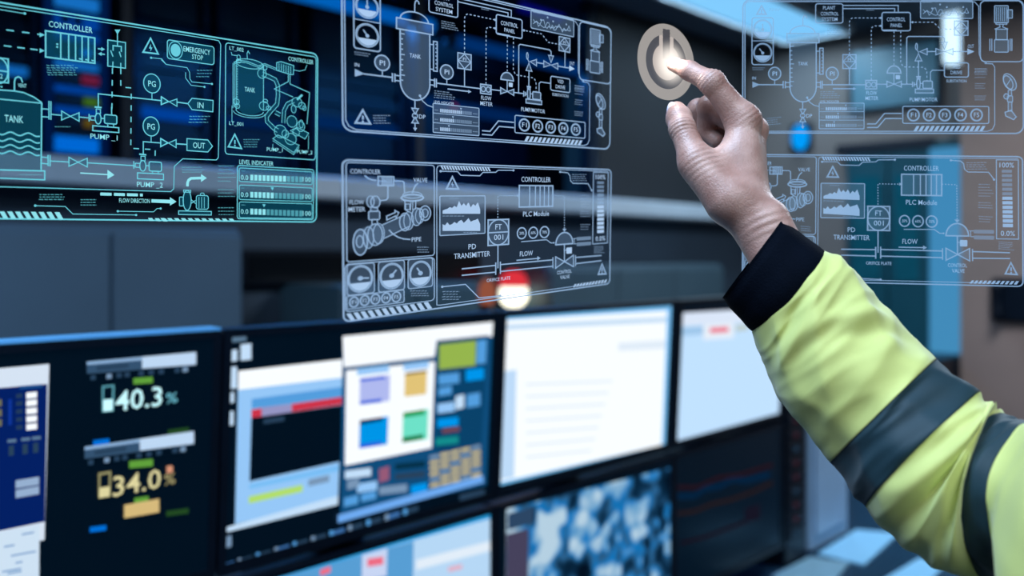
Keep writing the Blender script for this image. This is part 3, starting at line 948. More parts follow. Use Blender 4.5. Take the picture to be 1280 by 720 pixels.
def hand_sdf(P):
    j = J
    # arm and wrist: two overlapping tapered bones make the flat oval section
    wx = unit(np.cross(j['wr'] - j['fa'], np.array([0.35, 1.0, 0.0])).astype(np.float32))
    arm = rcone(P, j['fa'] + wx * 0.006, j['wr'] + wx * 0.0075, 0.0185, 0.0165)
    arm = smin(arm, rcone(P, j['fa'] - wx * 0.006, j['wr'] - wx * 0.0075, 0.0185, 0.0165), 0.012)
    palm = smin(arm, rcone(P, j['wr'], j['wr2'] + wx * 0.004, 0.018, 0.0195), 0.012)
    base = j['wr2']
    for key, off, r0, r1 in (('i0', (0, 0.002, 0), 0.019, 0.0136), ('m0', (0.004, 0.012, 0.004), 0.018, 0.0122), ('r0', (0.002, 0.024, 0.002), 0.016, 0.0115), ('l0', (-0.002, 0.034, 0.0), 0.015, 0.0105)):
        a = base + np.array(off, dtype=np.float32)
        palm = smin(palm, rcone(P, a, j[key], r0, r1), 0.011)
    # thenar muscle, first web
    palm = smin(palm, rcone(P, j['t0'], j['t1'], 0.0200, 0.0146), 0.014)
    mid = j['wr2'] * 0.42 + j['i0'] * 0.58
    palm = smin(palm, rcone(P, j['t1'] * 0.75 + j['t0'] * 0.25, mid + np.array([-0.006, 0.006, 0], dtype=np.float32), 0.0095, 0.014), 0.014)
    # knuckle heads and tendons
    for key, r in (('i0', 0.0140), ('m0', 0.0122)):
        q = j[key] + np.array([0.002, -0.001, 0.001], dtype=np.float32)
        palm = smin(palm, np.linalg.norm(P - q, axis=-1) - r, 0.006)
    # fingers
    idx = rcone(P, j['i0'], j['i1'], 0.0142, 0.0106)
    idx = smin(idx, np.linalg.norm(P - j['i1'], axis=-1) - 0.0110, 0.004)
    idx = smin(idx, rcone(P, j['i1'], j['i2'], 0.0102, 0.0084), 0.004)
    idx = smin(idx, rcone(P, j['i2'], j['i3'], 0.0084, 0.0064), 0.004)
    th = rcone(P, j['t1'], j['t2'], 0.0138, 0.0108)
    th = smin(th, np.linalg.norm(P - j['t2'], axis=-1) - 0.0108, 0.004)
    th = smin(th, rcone(P, j['t2'], j['t3'] * 0.6 + j['t2'] * 0.4, 0.0108, 0.0112), 0.004)
    th = smin(th, rcone(P, j['t3'] * 0.6 + j['t2'] * 0.4, j['t3'], 0.0110, 0.0088), 0.004)
    out = smin(palm, th, 0.008)
    out = smin(out, idx, 0.007)
    for f, ra in (('m', 0.0110), ('r', 0.0104), ('l', 0.0092)):
        fg = rcone(P, j[f + '0'], j[f + '1'], ra + 0.0008, ra - 0.0008)
        fg = smin(fg, np.linalg.norm(P - j[f + '1'], axis=-1) - (ra - 0.0002), 0.003)
        fg = smin(fg, rcone(P, j[f + '1'], j[f + '2'], ra - 0.001, ra - 0.0022), 0.003)
        fg = smin(fg, rcone(P, j[f + '2'], j[f + '3'], ra - 0.0022, ra - 0.0034), 0.003)
        out = smin(out, fg, 0.0022)
    return out


def crease(P):
    j = J
    c = wrinkle(P, j['i1'] + np.array([0.002, 0, 0.006], dtype=np.float32), unit(j['i2'] - j['i0']), 0.00055, 0.0034, 0.008)
    c += wrinkle(P, j['i2'] + np.array([0, 0, 0.004], dtype=np.float32), unit(j['i3'] - j['i1']), 0.0003, 0.0028, 0.004)
    c += wrinkle(P, j['t2'] + np.array([-0.002, -0.008, 0.0], dtype=np.float32), unit(j['t3'] - j['t1']), 0.0006, 0.0036, 0.008)
    c += wrinkle(P, j['m1'], unit(j['m2'] - j['m0']), 0.0003, 0.003, 0.006)
    c += wrinkle(P, j['t1'] + np.array([0.004, -0.013, 0.0], dtype=np.float32), unit(j['t2'] - j['t0']), 0.00035, 0.0052, 0.014)
    c += wrinkle(P, j['i0'] + np.array([0.004, -0.008, 0.004], dtype=np.float32), unit(j['i1'] - j['i0']), 0.0003, 0.0046, 0.009)
    c += wrinkle(P, j['wr'] + np.array([0.0, -0.018, 0.0], dtype=np.float32), unit(j['wr'] - j['fa']), 0.0004, 0.007, 0.012)
    return c


def surface_nets(f, lo, hi, h):
    lo, hi = np.array(lo), np.array(hi)
    N = np.ceil((hi - lo) / h).astype(int) + 1
    ax = [lo[i] + h * np.arange(N[i]) for i in range(3)]
    D = np.empty(N, dtype=np.float32)
    for k in range(0, N[0], 8):
        X, Y_, Z_ = np.meshgrid(ax[0][k:k + 8], ax[1], ax[2], indexing='ij')
        D[k:k + 8] = f(np.stack([X, Y_, Z_], -1).astype(np.float32))
    S = D < 0
    # cells crossed by the surface
    c = S[:-1, :-1, :-1].astype(np.int8)
    cnt = np.zeros_like(c)
    for dx in (0, 1):
        for dy in (0, 1):
            for dz in (0, 1):
                cnt += S[dx:N[0] - 1 + dx, dy:N[1] - 1 + dy, dz:N[2] - 1 + dz]
    act = (cnt > 0) & (cnt < 8)
    idx = -np.ones(act.shape, dtype=np.int64)
    cells = np.argwhere(act)
    idx[act] = np.arange(len(cells))
    pos = lo + h * (cells + 0.5)
    faces = []
    for a in range(3):
        b, c_ = (a + 1) % 3, (a + 2) % 3
        s0 = [slice(None)] * 3
        s1 = [slice(None)] * 3
        s0[a], s1[a] = slice(0, N[a] - 1), slice(1, N[a])
        e = S[tuple(s0)] != S[tuple(s1)]
        E_ = np.argwhere(e)
        E_ = E_[(E_[:, b] > 0) & (E_[:, c_] > 0) & (E_[:, b] < N[b] - 1) & (E_[:, c_] < N[c_] - 1)]
        ins = S[tuple(E_.T)]
        q = []
        for db, dc in ((-1, -1), (0, -1), (0, 0), (-1, 0)):
            r = E_.copy()
            r[:, b] += db
            r[:, c_] += dc
            q.append(idx[tuple(r.T)])
        q = np.stack(q, 1)
        q[~ins] = q[~ins][:, ::-1]
        faces.append(q)
    return pos, np.concatenate(faces)


def project(f, pos, it=3):
    p = pos.astype(np.float32)
    e = 0.0004
    for _ in range(it):
        v = f(p)
        g = np.stack([f(p + np.array(k, dtype=np.float32) * e) - f(p - np.array(k, dtype=np.float32) * e) for k in ((1, 0, 0), (0, 1, 0), (0, 0, 1))], -1) / (2 * e)
        g /= np.maximum(np.linalg.norm(g, axis=-1, keepdims=True), 1e-6)
        p = p - g * v[:, None]
    return p, g


allj = np.stack([J[k] for k in J])
lo, hi = allj.min(0) - 0.03, allj.max(0) + 0.03
pos, hf = surface_nets(hand_sdf, lo, hi, 0.0013)
pos, nrm = project(hand_sdf, pos)
pos = pos + nrm * crease(pos)[:, None]


def skin():
    m = bpy.data.materials.new('skin')
    m.use_nodes = True
    nt = m.node_tree
    b = nt.nodes['Principled BSDF']
    tc = nt.nodes.new('ShaderNodeTexCoord')
    nz = nt.nodes.new('ShaderNodeTexNoise')
    nz.inputs['Scale'].default_value = 42
    nz.inputs['Detail'].default_value = 6
    nt.links.new(tc.outputs['Object'], nz.inputs['Vector'])
    rp = nt.nodes.new('ShaderNodeValToRGB')
    rp.color_ramp.elements[0].position = 0.3
    rp.color_ramp.elements[1].position = 0.72
    rp.color_ramp.elements[0].color = lin((158, 117, 106)) + (1,)
    rp.color_ramp.elements[1].color = lin((200, 163, 152)) + (1,)
    nt.links.new(nz.outputs['Fac'], rp.inputs['Fac'])
    nt.links.new(rp.outputs['Color'], b.inputs['Base Color'])
    b.inputs['Roughness'].default_value = 0.46
    b.inputs['Specular IOR Level'].default_value = 0.6
    b.inputs['Subsurface Weight'].default_value = 0.12
    b.inputs['Subsurface Radius'].default_value = (0.008, 0.003, 0.002)
    b.inputs['Subsurface Scale'].default_value = 0.6
    vo = nt.nodes.new('ShaderNodeTexVoronoi')
    vo.inputs['Scale'].default_value = 620
    nt.links.new(tc.outputs['Object'], vo.inputs['Vector'])
    bp = nt.nodes.new('ShaderNodeBump')
    bp.inputs['Strength'].default_value = 0.35
    bp.inputs['Distance'].default_value = 0.0006
    nt.links.new(vo.outputs['Distance'], bp.inputs['Height'])
    nt.links.new(bp.outputs['Normal'], b.inputs['Normal'])
    return m


person = empty('person', at(985, 345, 0.76), 'person in a yellow-green and dark teal work jacket reaching up to press the power button', 'person')
M_SKIN = skin()
hand = link_mesh('arm_and_hand', [tuple(p_) for p_ in pos.tolist()], [tuple(q) for q in hf.tolist()], M_SKIN, person, True)
M_NAIL = mat('nail', (214, 196, 196), 0.25, 0, 0.04, 60)


def nail(tip, prev, up, half_w, length, rad, back):
    """curved nail plate lying on the back of a fingertip"""
    ax = unit(tip - prev)
    u_ = unit(up - ax * float(up @ ax))
    sd = np.cross(ax, u_)
    vs, fs = [], []
    nu, nv = 9, 9
    for shell in (0, 1):
        for a in range(nu):
            for b in range(nv):
                s_ = -1 + 2 * b / (nv - 1)
                t_ = a / (nu - 1)
                ww = half_w * (1 - 0.25 * max(0, t_ - 0.7) / 0.3)
                an = s_ * ww / rad
                vs.append(tip + ax * (back + length * (t_ - (0.12 * s_ * s_ * t_))) + (u_ * math.cos(an) + sd * math.sin(an)) * (rad + 0.0004 - 0.0009 * shell - 0.0022 * t_ * t_))
    k = nu * nv
    for a in range(nu - 1):
        for b in range(nv - 1):
            q = (a * nv + b, a * nv + b + 1, (a + 1) * nv + b + 1, (a + 1) * nv + b)
            fs.append(q)
            fs.append(tuple(i + k for i in reversed(q)))
    return link_mesh('nail', [tuple(v.tolist()) for v in vs], fs, M_NAIL, hand, True)


nail(J['t3'], J['t2'], np.array([-0.75, -0.5, 0.25]), 0.0060, 0.012, 0.0096, -0.0055)
nail(J['i3'], J['i2'], np.array([0.3, -0.05, 1.0]), 0.0048, 0.010, 0.0068, -0.006)


# sleeve and cuff: rings through the outline seen in the photograph, oval in depth, with cloth folds
def ring_path(st):
    out = []
    for i, (ux, uy, lx, ly, Y) in enumerate(st):
        U, L = at(ux, uy, Y), at(lx, ly, Y)
        out.append(((U + L) / 2, (U - L) / 2))
    return out


def catmull(a, b, c, e, t):
    return 0.5 * ((2 * b) + (c - a) * t + (2 * a - 5 * b + 4 * c - e) * t * t + (3 * b - a - 3 * c + e) * t ** 3)


def loft(st, per, nth, disp, squash=0.92):
    cs = ring_path(st)
    K = len(cs)
    rows = []
    for i in range(K - 1):
        for k in range(per):
            t = k / per
            g = lambda j: cs[min(max(j, 0), K - 1)]
            rows.append((i + t, catmull(g(i - 1)[0], g(i)[0], g(i + 1)[0], g(i + 2)[0], t), catmull(g(i - 1)[1], g(i)[1], g(i + 1)[1], g(i + 2)[1], t)))
    rows.append((K - 1.0, cs[-1][0], cs[-1][1]))
    vs = []
    for r_, (t, C, A) in enumerate(rows):
        T = (rows[min(r_ + 1, len(rows) - 1)][1] - rows[max(r_ - 1, 0)][1]).normalized()
        B = A.cross(T).normalized()
        if (B.y > 0) if r_ == 0 else (B.dot(lastB) < 0):
            B = -B
        lastB = B
        ra = A.length
        for k in range(nth):
            th = 2 * math.pi * k / nth
            rad = 1 + disp(t, th)
            vs.append(C + A * (math.cos(th) * rad) + B * (ra * squash * math.sin(th) * rad))
    return rows, vs


def gauss(x, w_):
    return math.exp(-(x / w_) ** 2)


def folds(t, th):
    """cloth folds; th = 0 on the upper outline, pi/2 facing the viewer, pi on the lower outline"""
    f = 0.0
    a = th - math.pi / 2
    # (t centre, slope of the ridge with angle, half width, angle centre, angle spread, height)
    for tc_, sl, wd, ac, sp, hh in RIDGES:
        f += hh * (0.3 + 0.7 * abs(math.sin(th))) * gauss(t - tc_ - sl * (a - ac), wd) * gauss(((a - ac + math.pi) % (2 * math.pi)) - math.pi, sp)
    c_, s_ = math.cos(th), math.sin(th)
    el = gauss(t - 5.1, 1.3)
    r1 = 1 - abs(noise.noise(V((t * 1.5 + 0.35 * c_, c_ * 0.55 + 3, s_ * 0.55)))) * 2.6
    r2 = 1 - abs(noise.noise(V((t * 2.6 - 0.5 * c_ + 7, c_ * 0.8, s_ * 0.8 + 5)))) * 2.6
    r3 = 1 - abs(noise.noise(V((t * 0.55 + 11, c_ * 1.7, s_ * 1.7 + 2)))) * 2.6
    f += (0.45 + 0.55 * abs(s_)) * min(1, t * 1.5) * ((0.058 + 0.05 * el) * r1 + (0.034 + 0.036 * el) * r2 + 0.06 * (1 - el) * r3) - 0.02 * el
    f += 0.012 * math.sin(3 * th + 1.7 * t) * min(1, t) + 0.008 * math.sin(5 * th - 2.3 * t) * min(1, t)
    return f


RIDGES = [
    (0.75, 0.5, 0.16, 0.6, 0.5, -0.085), (1.1, 0.45, 0.16, 0.5, 0.5, 0.06), (1.75, -0.75, 0.15, -0.5, 0.55, 0.085), (2.1, -0.7, 0.15, -0.5, 0.6, -0.07),
    (2.55, -0.45, 0.18, -0.2, 0.8, 0.05), (3.3, -0.3, 0.2, 0.0, 0.9, -0.03), (3.7, -0.35, 0.18, 0.4, 0.8, 0.04),
    (4.35, -0.28, 0.16, 0.1, 1.1, 0.10), (4.72, -0.25, 0.13, 0.1, 1.2, -0.10), (5.05, -0.2, 0.14, -0.2, 1.0, 0.085), (5.38, -0.22, 0.13, 0.2, 1.2, -0.08),
    (5.7, -0.15, 0.15, -0.1, 1.0, 0.06), (6.2, -0.2, 0.16, 0.1, 1.2, -0.05), (6.7, -0.2, 0.2, 0.0, 1.2, 0.07), (7.2, -0.2, 0.2, 0.2, 1.2, -0.08), (7.6, -0.2, 0.25, 0.2, 1.2, 0.07)]

ST = [(1025, 316, 943, 410, 0.765), (1056, 333, 957, 452, 0.762), (1100, 383, 985, 508, 0.752), (1166, 453, 1042, 574, 0.735), (1221, 496, 1083, 632, 0.715),
      (1242, 508, 1144, 692, 0.702), (1246, 519, 1236, 724, 0.685), (1283, 532, 1283, 709, 0.663), (1372, 518, 1327, 883, 0.634), (1500, 560, 1440, 930, 0.60), (1650, 570, 1600, 950, 0.55), (1720, 640, 1690, 880, 0.53), (1745, 745, 1742, 765, 0.525)]
PER, NTH = 22, 96
ST[0] = (1027, 313, 940, 412, 0.766)
rows, sv = loft(ST, PER, NTH, folds)
M_YEL = mat('jacket_yellow', (200, 208, 124), 0.62, 0, 0.05, 20, 0.08, 1500, 0.3, 0.3)
M_BAND = mat('jacket_teal_band', (20, 50, 61), 0.6, 0, 0.08, 20, 0.08, 1500, 0.3, 0.1)
M_CUFF = mat('cuff_navy', (5, 11, 22), 0.85, 0, 0.12, 40, 0.3, 700, 0.04)


def strip(name, t0, t1, m, parent, lift=0.0, thick=True):
    """part of the sleeve between two ring positions, given thickness by an inner shell"""
    ids = [i for i, r_ in enumerate(rows) if t0 - 1e-6 <= r_[0] <= t1 + 1e-6]
    vs, fs = [], []
    for sh in (0, 1):
        for i in ids:
            C = rows[i][1]
            for k in range(NTH):
                p_ = sv[i * NTH + k]
                vs.append(C + (p_ - C) * (1 + lift - 0.035 * sh))
    R_ = len(ids)
    for i in range(R_ - 1):
        for k in range(NTH):
            q = (i * NTH + k, i * NTH + (k + 1) % NTH, (i + 1) * NTH + (k + 1) % NTH, (i + 1) * NTH + k)
            fs.append(q)
            fs.append(tuple(x + R_ * NTH for x in reversed(q)))
    for i in (0, R_ - 1):
        for k in range(NTH):
            fs.append((i * NTH + k, i * NTH + (k + 1) % NTH, (i + R_) * NTH + (k + 1) % NTH, (i + R_) * NTH + k))
    return link_mesh(name, vs, fs, m, parent, True)


sleeve = strip('jacket_sleeve', 0.0, 3.0, M_YEL, person)
sleeve['label'] = 'yellow-green jacket sleeve'
s2 = strip('elbow_section', 4.0, 6.0, M_YEL, sleeve)
strip('upper_arm_section', 7.0, 12.0, M_YEL, sleeve)
b1 = strip('teal_band', 3.0, 4.0, M_BAND, sleeve, 0.004)
b1['label'] = 'dark teal band around the forearm'
b2 = strip('teal_band', 6.0, 7.0, M_BAND, sleeve, 0.004)
b2['label'] = 'dark teal band above the elbow'

CST = [(976, 276, 904, 371, 0.776), (990, 284, 912, 384, 0.774), (1008, 298, 925, 398, 0.770), (1030, 315, 941, 414, 0.765), (1040, 335, 966, 420, 0.762)]
cr, cv = loft(CST, 10, 96, lambda t, th: 0.004 * math.sin(th * 24) * (0.3 + 0.2 * math.sin(t * 3)) + 0.02 * gauss(t - 0.08, 0.12), 0.95)
rows_b, sv_b, NTH_b = rows, sv, NTH
rows, sv = cr, cv
cuff = strip('cuff', 0.0, 4.0, M_CUFF, sleeve, 0.0)
cuff['label'] = 'black ribbed cuff'
rows, sv = rows_b, sv_b

# ------------------------------------------------------------------ floating hologram panels
# each panel is a flat rectangle standing in the air at arm's length: centre, axes, width, height
def panel_plane(c, ex_, ey_):
    return Plane(V(c) + UP * CAMZ, ex_, ey_)


PP = {
    1: ((-0.3208, 0.8, 0.1153), (0.70392, 0.71007, 0.01705), (0.01694, -0.04079, 0.99902), 0.3544, 0.1693, 516, 250),
    2: ((-0.0141, 0.83, 0.1664), (0.67376, 0.73764, 0.04392), (0.00409, -0.06316, 0.99799), 0.3460, 0.1266, 352, 168.8),
    3: ((-0.0111, 0.83, 0.0209), (0.6184, 0.78402, 0.05374), (0.0053, -0.07254, 0.99735), 0.3736, 0.1219, 336, 170),
    4: ((0.35441, 0.88, 0.18124), (0.99989, -0.0142, -0.00422), (0.00436, 0.00939, 0.99995), 0.26788, 0.12907, 352, 168.8),
    5: ((0.35231, 0.88, 0.03530), (0.99256, -0.11986, -0.02117), (0.02826, 0.05782, 0.99793), 0.25803, 0.12362, 336, 170),
}


class Art:
    """line drawing collected in a flat space of KU x KV units (y down), then laid on any panel"""

    def __init__(s, pid):
        _, _, _, s.w, s.h, s.KU, s.KV = PP[pid]
        s.parts = {}
        s.src(pid)
        s.part('frame_line')

    def src(s, pid, ox=0.0, oy=0.0, k=1.0):
        c, ex_, ey_, w_, h_, _, _ = PP[pid]
        s.sp = (panel_plane(c, ex_, ey_), w_, h_)
        s.o = (ox, oy, k)
        return s

    def part(s, name, tone='line'):
        s.n = getattr(s, 'n', 0) + 1           # every call starts a piece of its own
        s.cur = s.parts.setdefault((name, tone, s.n), ([], []))
        return s

    def m(s, x, y):
        pl, w_, h_ = s.sp
        u, v = pl.hit(s.o[0] + x / s.o[2], s.o[1] + y / s.o[2])
        return ((u / w_ + 0.5) * s.KU, (0.5 - v / h_) * s.KV)

    def add(s, vs, fs):
        k = len(s.cur[0])
        s.cur[0].extend(vs)
        s.cur[1].extend(tuple(i + k for i in f) for f in fs)

    # strokes in drawing space
    def stroke(s, pts, w_=1.3, closed=False):
        P = [pts[0]]
        for p_ in pts[1:]:
            if abs(p_[0] - P[-1][0]) + abs(p_[1] - P[-1][1]) > 1e-4:
                P.append(p_)
        if closed and len(P) > 2 and abs(P[0][0] - P[-1][0]) + abs(P[0][1] - P[-1][1]) < 1e-4:
            P.pop()
        N = len(P)
        if N < 2:
            return
        vs = []
        for i in range(N):
            a = P[(i - 1) % N] if closed or i > 0 else None
            b = P[(i + 1) % N] if closed or i < N - 1 else None
            ns = []
            for q0, q1 in ((a, P[i]), (P[i], b)):
                if q0 is not None and q1 is not None:
                    dx, dy = q1[0] - q0[0], q1[1] - q0[1]
                    L = math.hypot(dx, dy)
                    ns.append((-dy / L, dx / L))
            nx, ny = sum(q[0] for q in ns), sum(q[1] for q in ns)
            L = math.hypot(nx, ny) or 1
            nx, ny = nx / L, ny / L
            k = min(2.0, 1 / max(0.3, nx * ns[0][0] + ny * ns[0][1])) * w_ / 2
            vs += [(P[i][0] + nx * k, P[i][1] + ny * k), (P[i][0] - nx * k, P[i][1] - ny * k)]
        fs = [(2 * i, 2 * i + 1, 2 * ((i + 1) % N) + 1, 2 * ((i + 1) % N)) for i in range(N if closed else N - 1)]
        s.add(vs, fs)

    def line(s, *pts, w=1.3, closed=False, dash=None):
        Q = [s.m(*p_) for p_ in pts]
        if dash is None:
            return s.stroke(Q, w, closed)
        on, off = dash
        pos = 0.0
        for a, b in zip(Q, Q[1:]):
            L = math.hypot(b[0] - a[0], b[1] - a[1])
            t = -(pos % (on + off))
            while t < L:
                q0, q1 = max(t, 0), min(t + on, L)
                if q1 > q0 + 0.05:
                    s.stroke([(a[0] + (b[0] - a[0]) * q0 / L, a[1] + (b[1] - a[1]) * q0 / L), (a[0] + (b[0] - a[0]) * q1 / L, a[1] + (b[1] - a[1]) * q1 / L)], w)
                t += on + off
            pos += L

    def poly(s, *pts):
        Q = [s.m(*p_) for p_ in pts]
        s.add(Q, [tuple(range(len(Q)))])

    def corners(s, x0, y0, x1, y1):
        a, b = s.m(x0, y0), s.m(x1, y1)
        return a[0], a[1], b[0], b[1]

    def rr(s, x0, y0, x1, y1, r=3.0, raw=False):
        if not raw:
            x0, y0, x1, y1 = s.corners(x0, y0, x1, y1)
        if r <= 0:
            return [(x0, y0), (x1, y0), (x1, y1), (x0, y1)]
        out = []
        for cx, cy, a0 in ((x1 - r, y0 + r, -90), (x1 - r, y1 - r, 0), (x0 + r, y1 - r, 90), (x0 + r, y0 + r, 180)):
            for k in range(6):
                a = math.radians(a0 + 18 * k)
                out.append((cx + r * math.cos(a), cy + r * math.sin(a)))
        return out

    def box(s, x0, y0, x1, y1, r=0.0, w=1.3, fill=None, raw=False):
        q = s.rr(x0, y0, x1, y1, r, raw)
        if fill:
            c = s.cur
            s.part(fill, 'fill')
            s.add(q, [tuple(range(len(q)))])
            s.cur = c
        if w > 0:
            s.stroke(q, w, True)
        return s.corners(x0, y0, x1, y1) if not raw else (x0, y0, x1, y1)

    def ell(s, x, y, rx, ry, a0=0, a1=360, n_=28):
        c = s.m(x, y)
        RX = abs(s.m(x + rx, y)[0] - s.m(x - rx, y)[0]) / 2
        RY = abs(s.m(x, y + ry)[1] - s.m(x, y - ry)[1]) / 2
        return [(c[0] + RX * math.cos(math.radians(a0 + (a1 - a0) * k / n_)), c[1] + RY * math.sin(math.radians(a0 + (a1 - a0) * k / n_))) for k in range(n_ + 1)]

    def circ(s, x, y, rx, ry=None, w=1.3, fill=None, solid=False):
        q = s.ell(x, y, rx, ry or rx)[:-1]
        if fill:
            c = s.cur
            s.part(fill, 'fill')
            s.add(q, [tuple(range(len(q)))])
            s.cur = c
        if solid:
            s.add(q, [tuple(range(len(q)))])
        elif w > 0:
            s.stroke(q, w, True)

    def arc(s, x, y, rx, ry, a0, a1, w=1.3):
        s.stroke(s.ell(x, y, rx, ry, a0, a1), w)

    def text(s, t, x, y, w_, h_, part='caption'):
        c = s.cur
        s.part(part, 'text')
        x0, x1 = s.m(x - w_ / 2, y)[0], s.m(x + w_ / 2, y)[0]
        y0, y1 = s.m(x, y + h_ / 2)[1], s.m(x, y - h_ / 2)[1]
        vs, fs = glyphs(t)
        s.add([(x0 + (x1 - x0) * a, y0 + (y1 - y0) * b) for a, b in vs], fs)
        s.cur = c

    def micro(s, x0, y0, x1, y1, rows_, seed=1):
        """block of print too small to read"""
        c = s.cur
        s.part('fine_print', 'dim')
        R = random.Random(seed)
        for r_ in range(rows_):
            f = (r_ + 0.5) / rows_
            x = R.uniform(0, 0.06)
            end = R.uniform(0.7, 1.0)
            while x < end:
                L = R.uniform(0.06, 0.16)
                a = s.m(x0 + (x1 - x0) * x, y0 + (y1 - y0) * f)
                b = s.m(x0 + (x1 - x0) * min(end, x + L), y0 + (y1 - y0) * f)
                s.stroke([a, (b[0], a[1])], 1.1)
                x += L + 0.035
        s.cur = c

    def dot(s, x, y, r=1.5):
        c = s.m(x, y)
        s.add([(c[0] + r * math.cos(k * 0.7854), c[1] + r * math.sin(k * 0.7854)) for k in range(8)], [tuple(range(8))])

    def tri(s, a, b, c, w=1.2, fill=None, solid=False):
        if solid:
            return s.poly(a, b, c)
        if fill:
            k = s.cur
            s.part(fill, 'fill')
            s.poly(a, b, c)
            s.cur = k
        s.line(a, b, c, w=w, closed=True)

    def bow(s, x0, y0, x1, y1, x2, y2, x3, y3, w=1.2):
        """valve: left side (x0,y0)-(x1,y1), right side (x2,y2)-(x3,y3)"""
        cx, cy = (x0 + x1 + x2 + x3) / 4, (y0 + y1 + y2 + y3) / 4
        s.tri((x0, y0), (x1, y1), (cx, cy), w, 'valve_fill')
        s.tri((x2, y2), (x3, y3), (cx, cy), w, 'valve_fill')

    def warn(s, a, b, c, bolt=False):
        s.line(a, b, c, w=2.0, closed=True)
        cx, cy = (a[0] + b[0] + c[0]) / 3, (a[1] + b[1] + c[1]) / 3
        h_ = abs(b[1] - a[1])
        if bolt:
            s.poly((cx + 0.02 * h_, cy - 0.32 * h_), (cx - 0.13 * h_, cy + 0.04 * h_), (cx, cy + 0.02 * h_), (cx - 0.02 * h_, cy + 0.26 * h_), (cx + 0.14 * h_, cy - 0.06 * h_), (cx + 0.02 * h_, cy - 0.04 * h_))
        else:
            s.line((cx, cy - 0.26 * h_), (cx, cy + 0.06 * h_), w=2.0)
            s.dot(cx, cy + 0.20 * h_, 1.2)

    def haz(s, x0, y0, x1, y1, hgt, cnt, lean, part='hazard_stripe'):
        """row of slanted stripes from (x0,y0) to (x1,y1), top edge; hgt and lean in picture units"""
        c = s.cur
        s.part(part, 'solid')
        for k in range(cnt):
            s.part(part, 'solid')
            f0, f1 = k / cnt, (k + 0.62) / cnt
            a = (x0 + (x1 - x0) * f0, y0 + (y1 - y0) * f0)
            b = (x0 + (x1 - x0) * f1, y0 + (y1 - y0) * f1)
            s.poly(a, b, (b[0] + lean, b[1] + hgt), (a[0] + lean, a[1] + hgt))
        s.cur = c

    def pipe(s, pts, w_, part):
        """pipe drawn as a filled strip with two edges"""
        Q = [s.m(*p_) for p_ in pts]
        c = s.cur
        s.part(part + '_fill', 'fill')
        s.stroke(Q, w_)
        s.cur = c
        for sg in (-1, 1):
            E_ = []
            for i, p_ in enumerate(Q):
                a, b = Q[max(i - 1, 0)], Q[min(i + 1, len(Q) - 1)]
                L = math.hypot(b[0] - a[0], b[1] - a[1]) or 1
                E_.append((p_[0] - (b[1] - a[1]) / L * sg * w_ / 2, p_[1] + (b[0] - a[0]) / L * sg * w_ / 2))
            s.stroke(E_, 0.9)

    def lay(s, pid, name, label, mats, pane):
        c, ex_, ey_, w_, h_, _, _ = PP[pid]
        pl = panel_plane(c, ex_, ey_)
        r = empty(name, pl.P(0, -h_ / 2), label, 'hologram', 'floating hologram panels')
        q = s.rr(0, 0, s.KU, s.KV, 9.0, True)
        vs = []
        for k in (-0.0012, 0.0):
            vs += [pl.P((x / s.KU - 0.5) * w_, (0.5 - y / s.KV) * h_, k) for x, y in q]
        N = len(q)
        fs = [tuple(range(N)), tuple(range(N, 2 * N))] + [(i, (i + 1) % N, N + (i + 1) % N, N + i) for i in range(N)]
        link_mesh('pane', vs, fs, pane, r)
        for (nm, tone, _), (pv, pf) in s.parts.items():
            if pf:
                k = {'fill': 0.0003, 'line': 0.0006, 'solid': 0.0006, 'text': 0.0007, 'dim': 0.0006}[tone]
                link_mesh(nm, [pl.P((x / s.KU - 0.5) * w_, (0.5 - y / s.KV) * h_, k) for x, y in pv], pf, mats[tone], r)
        return r


# ---- panel 1: tank and pumps (left edge of the picture)
A = Art(1)
Z1, Z2, Z3, Z4 = (1, 0, 0, 4.8), (1, 200, 30, 4.8), (1, 0, 140, 4.8), (1, 200, 150, 4.8)
A.part('frame_line')
A.stroke(A.rr(0.8, 0.8, A.KU - 0.8, A.KV - 0.8, 9, True), 1.9, True)
A.src(*Z2)
q0 = A.m(392, 112)
A.src(*Z4)
q1 = A.m(930, 240)
A.box(q0[0], q0[1], q1[0], q1[1], 4.5, 1.3, raw=True)
A.src(1)
A.line((-118, -11), (266, 49.5), (273, 51), (275.5, 56), (272.5, 197), (270, 200), (228, 198.5), (217.5, 208), (216.8, 236), (213, 239.5), (-118, 230), w=1.1)
A.line((-60, 2), (30.8, 17.2), w=0.9)
A.dot(30.8, 17)
A.src(*Z1)
A.part('controller_symbol')
A.text('CONTROLLER', 422, 163, 262, 36)
bx = A.box(272, 185, 567, 380, 0, 1.8, 'controller_fill')
for f in (0.30, 0.46, 0.60, 0.735, 0.865):
    x = bx[0] + (bx[2] - bx[0]) * f
    A.stroke([(x, bx[1]), (x, bx[3])], 1.6)
for f in (0.45, 0.56):
    A.stroke([(bx[0] + (bx[2] - bx[0]) * 0.21, bx[1] + (bx[3] - bx[1]) * f), (bx[0] + (bx[2] - bx[0]) * 0.25, bx[1] + (bx[3] - bx[1]) * f)], 2)
for f in (0.67, 0.80, 0.93):
    A.stroke([(bx[0] + (bx[2] - bx[0]) * f, bx[3] - 3), (bx[0] + (bx[2] - bx[0]) * (f + 0.05), bx[3] - 3)], 1.6)
A.part('signal_line')
A.line((-60, 166), (240, 208), w=1.5, dash=(8, 8.5))
A.line((-60, 264), (240, 302), w=1.5, dash=(8, 6))
A.part('signal_arrow')
A.tri((236, 196), (236, 224), (268, 210), solid=True)
A.part('signal_arrow')
A.tri((236, 290), (236, 318), (266, 305), solid=True)
A.part('signal_arrow')
A.line((585, 293), (610, 295), w=1.5)
A.tri((606, 283), (606, 307), (628, 296), solid=True)
A.part('signal_arrow')
A.line((628, 327), (604, 324), w=1.5)
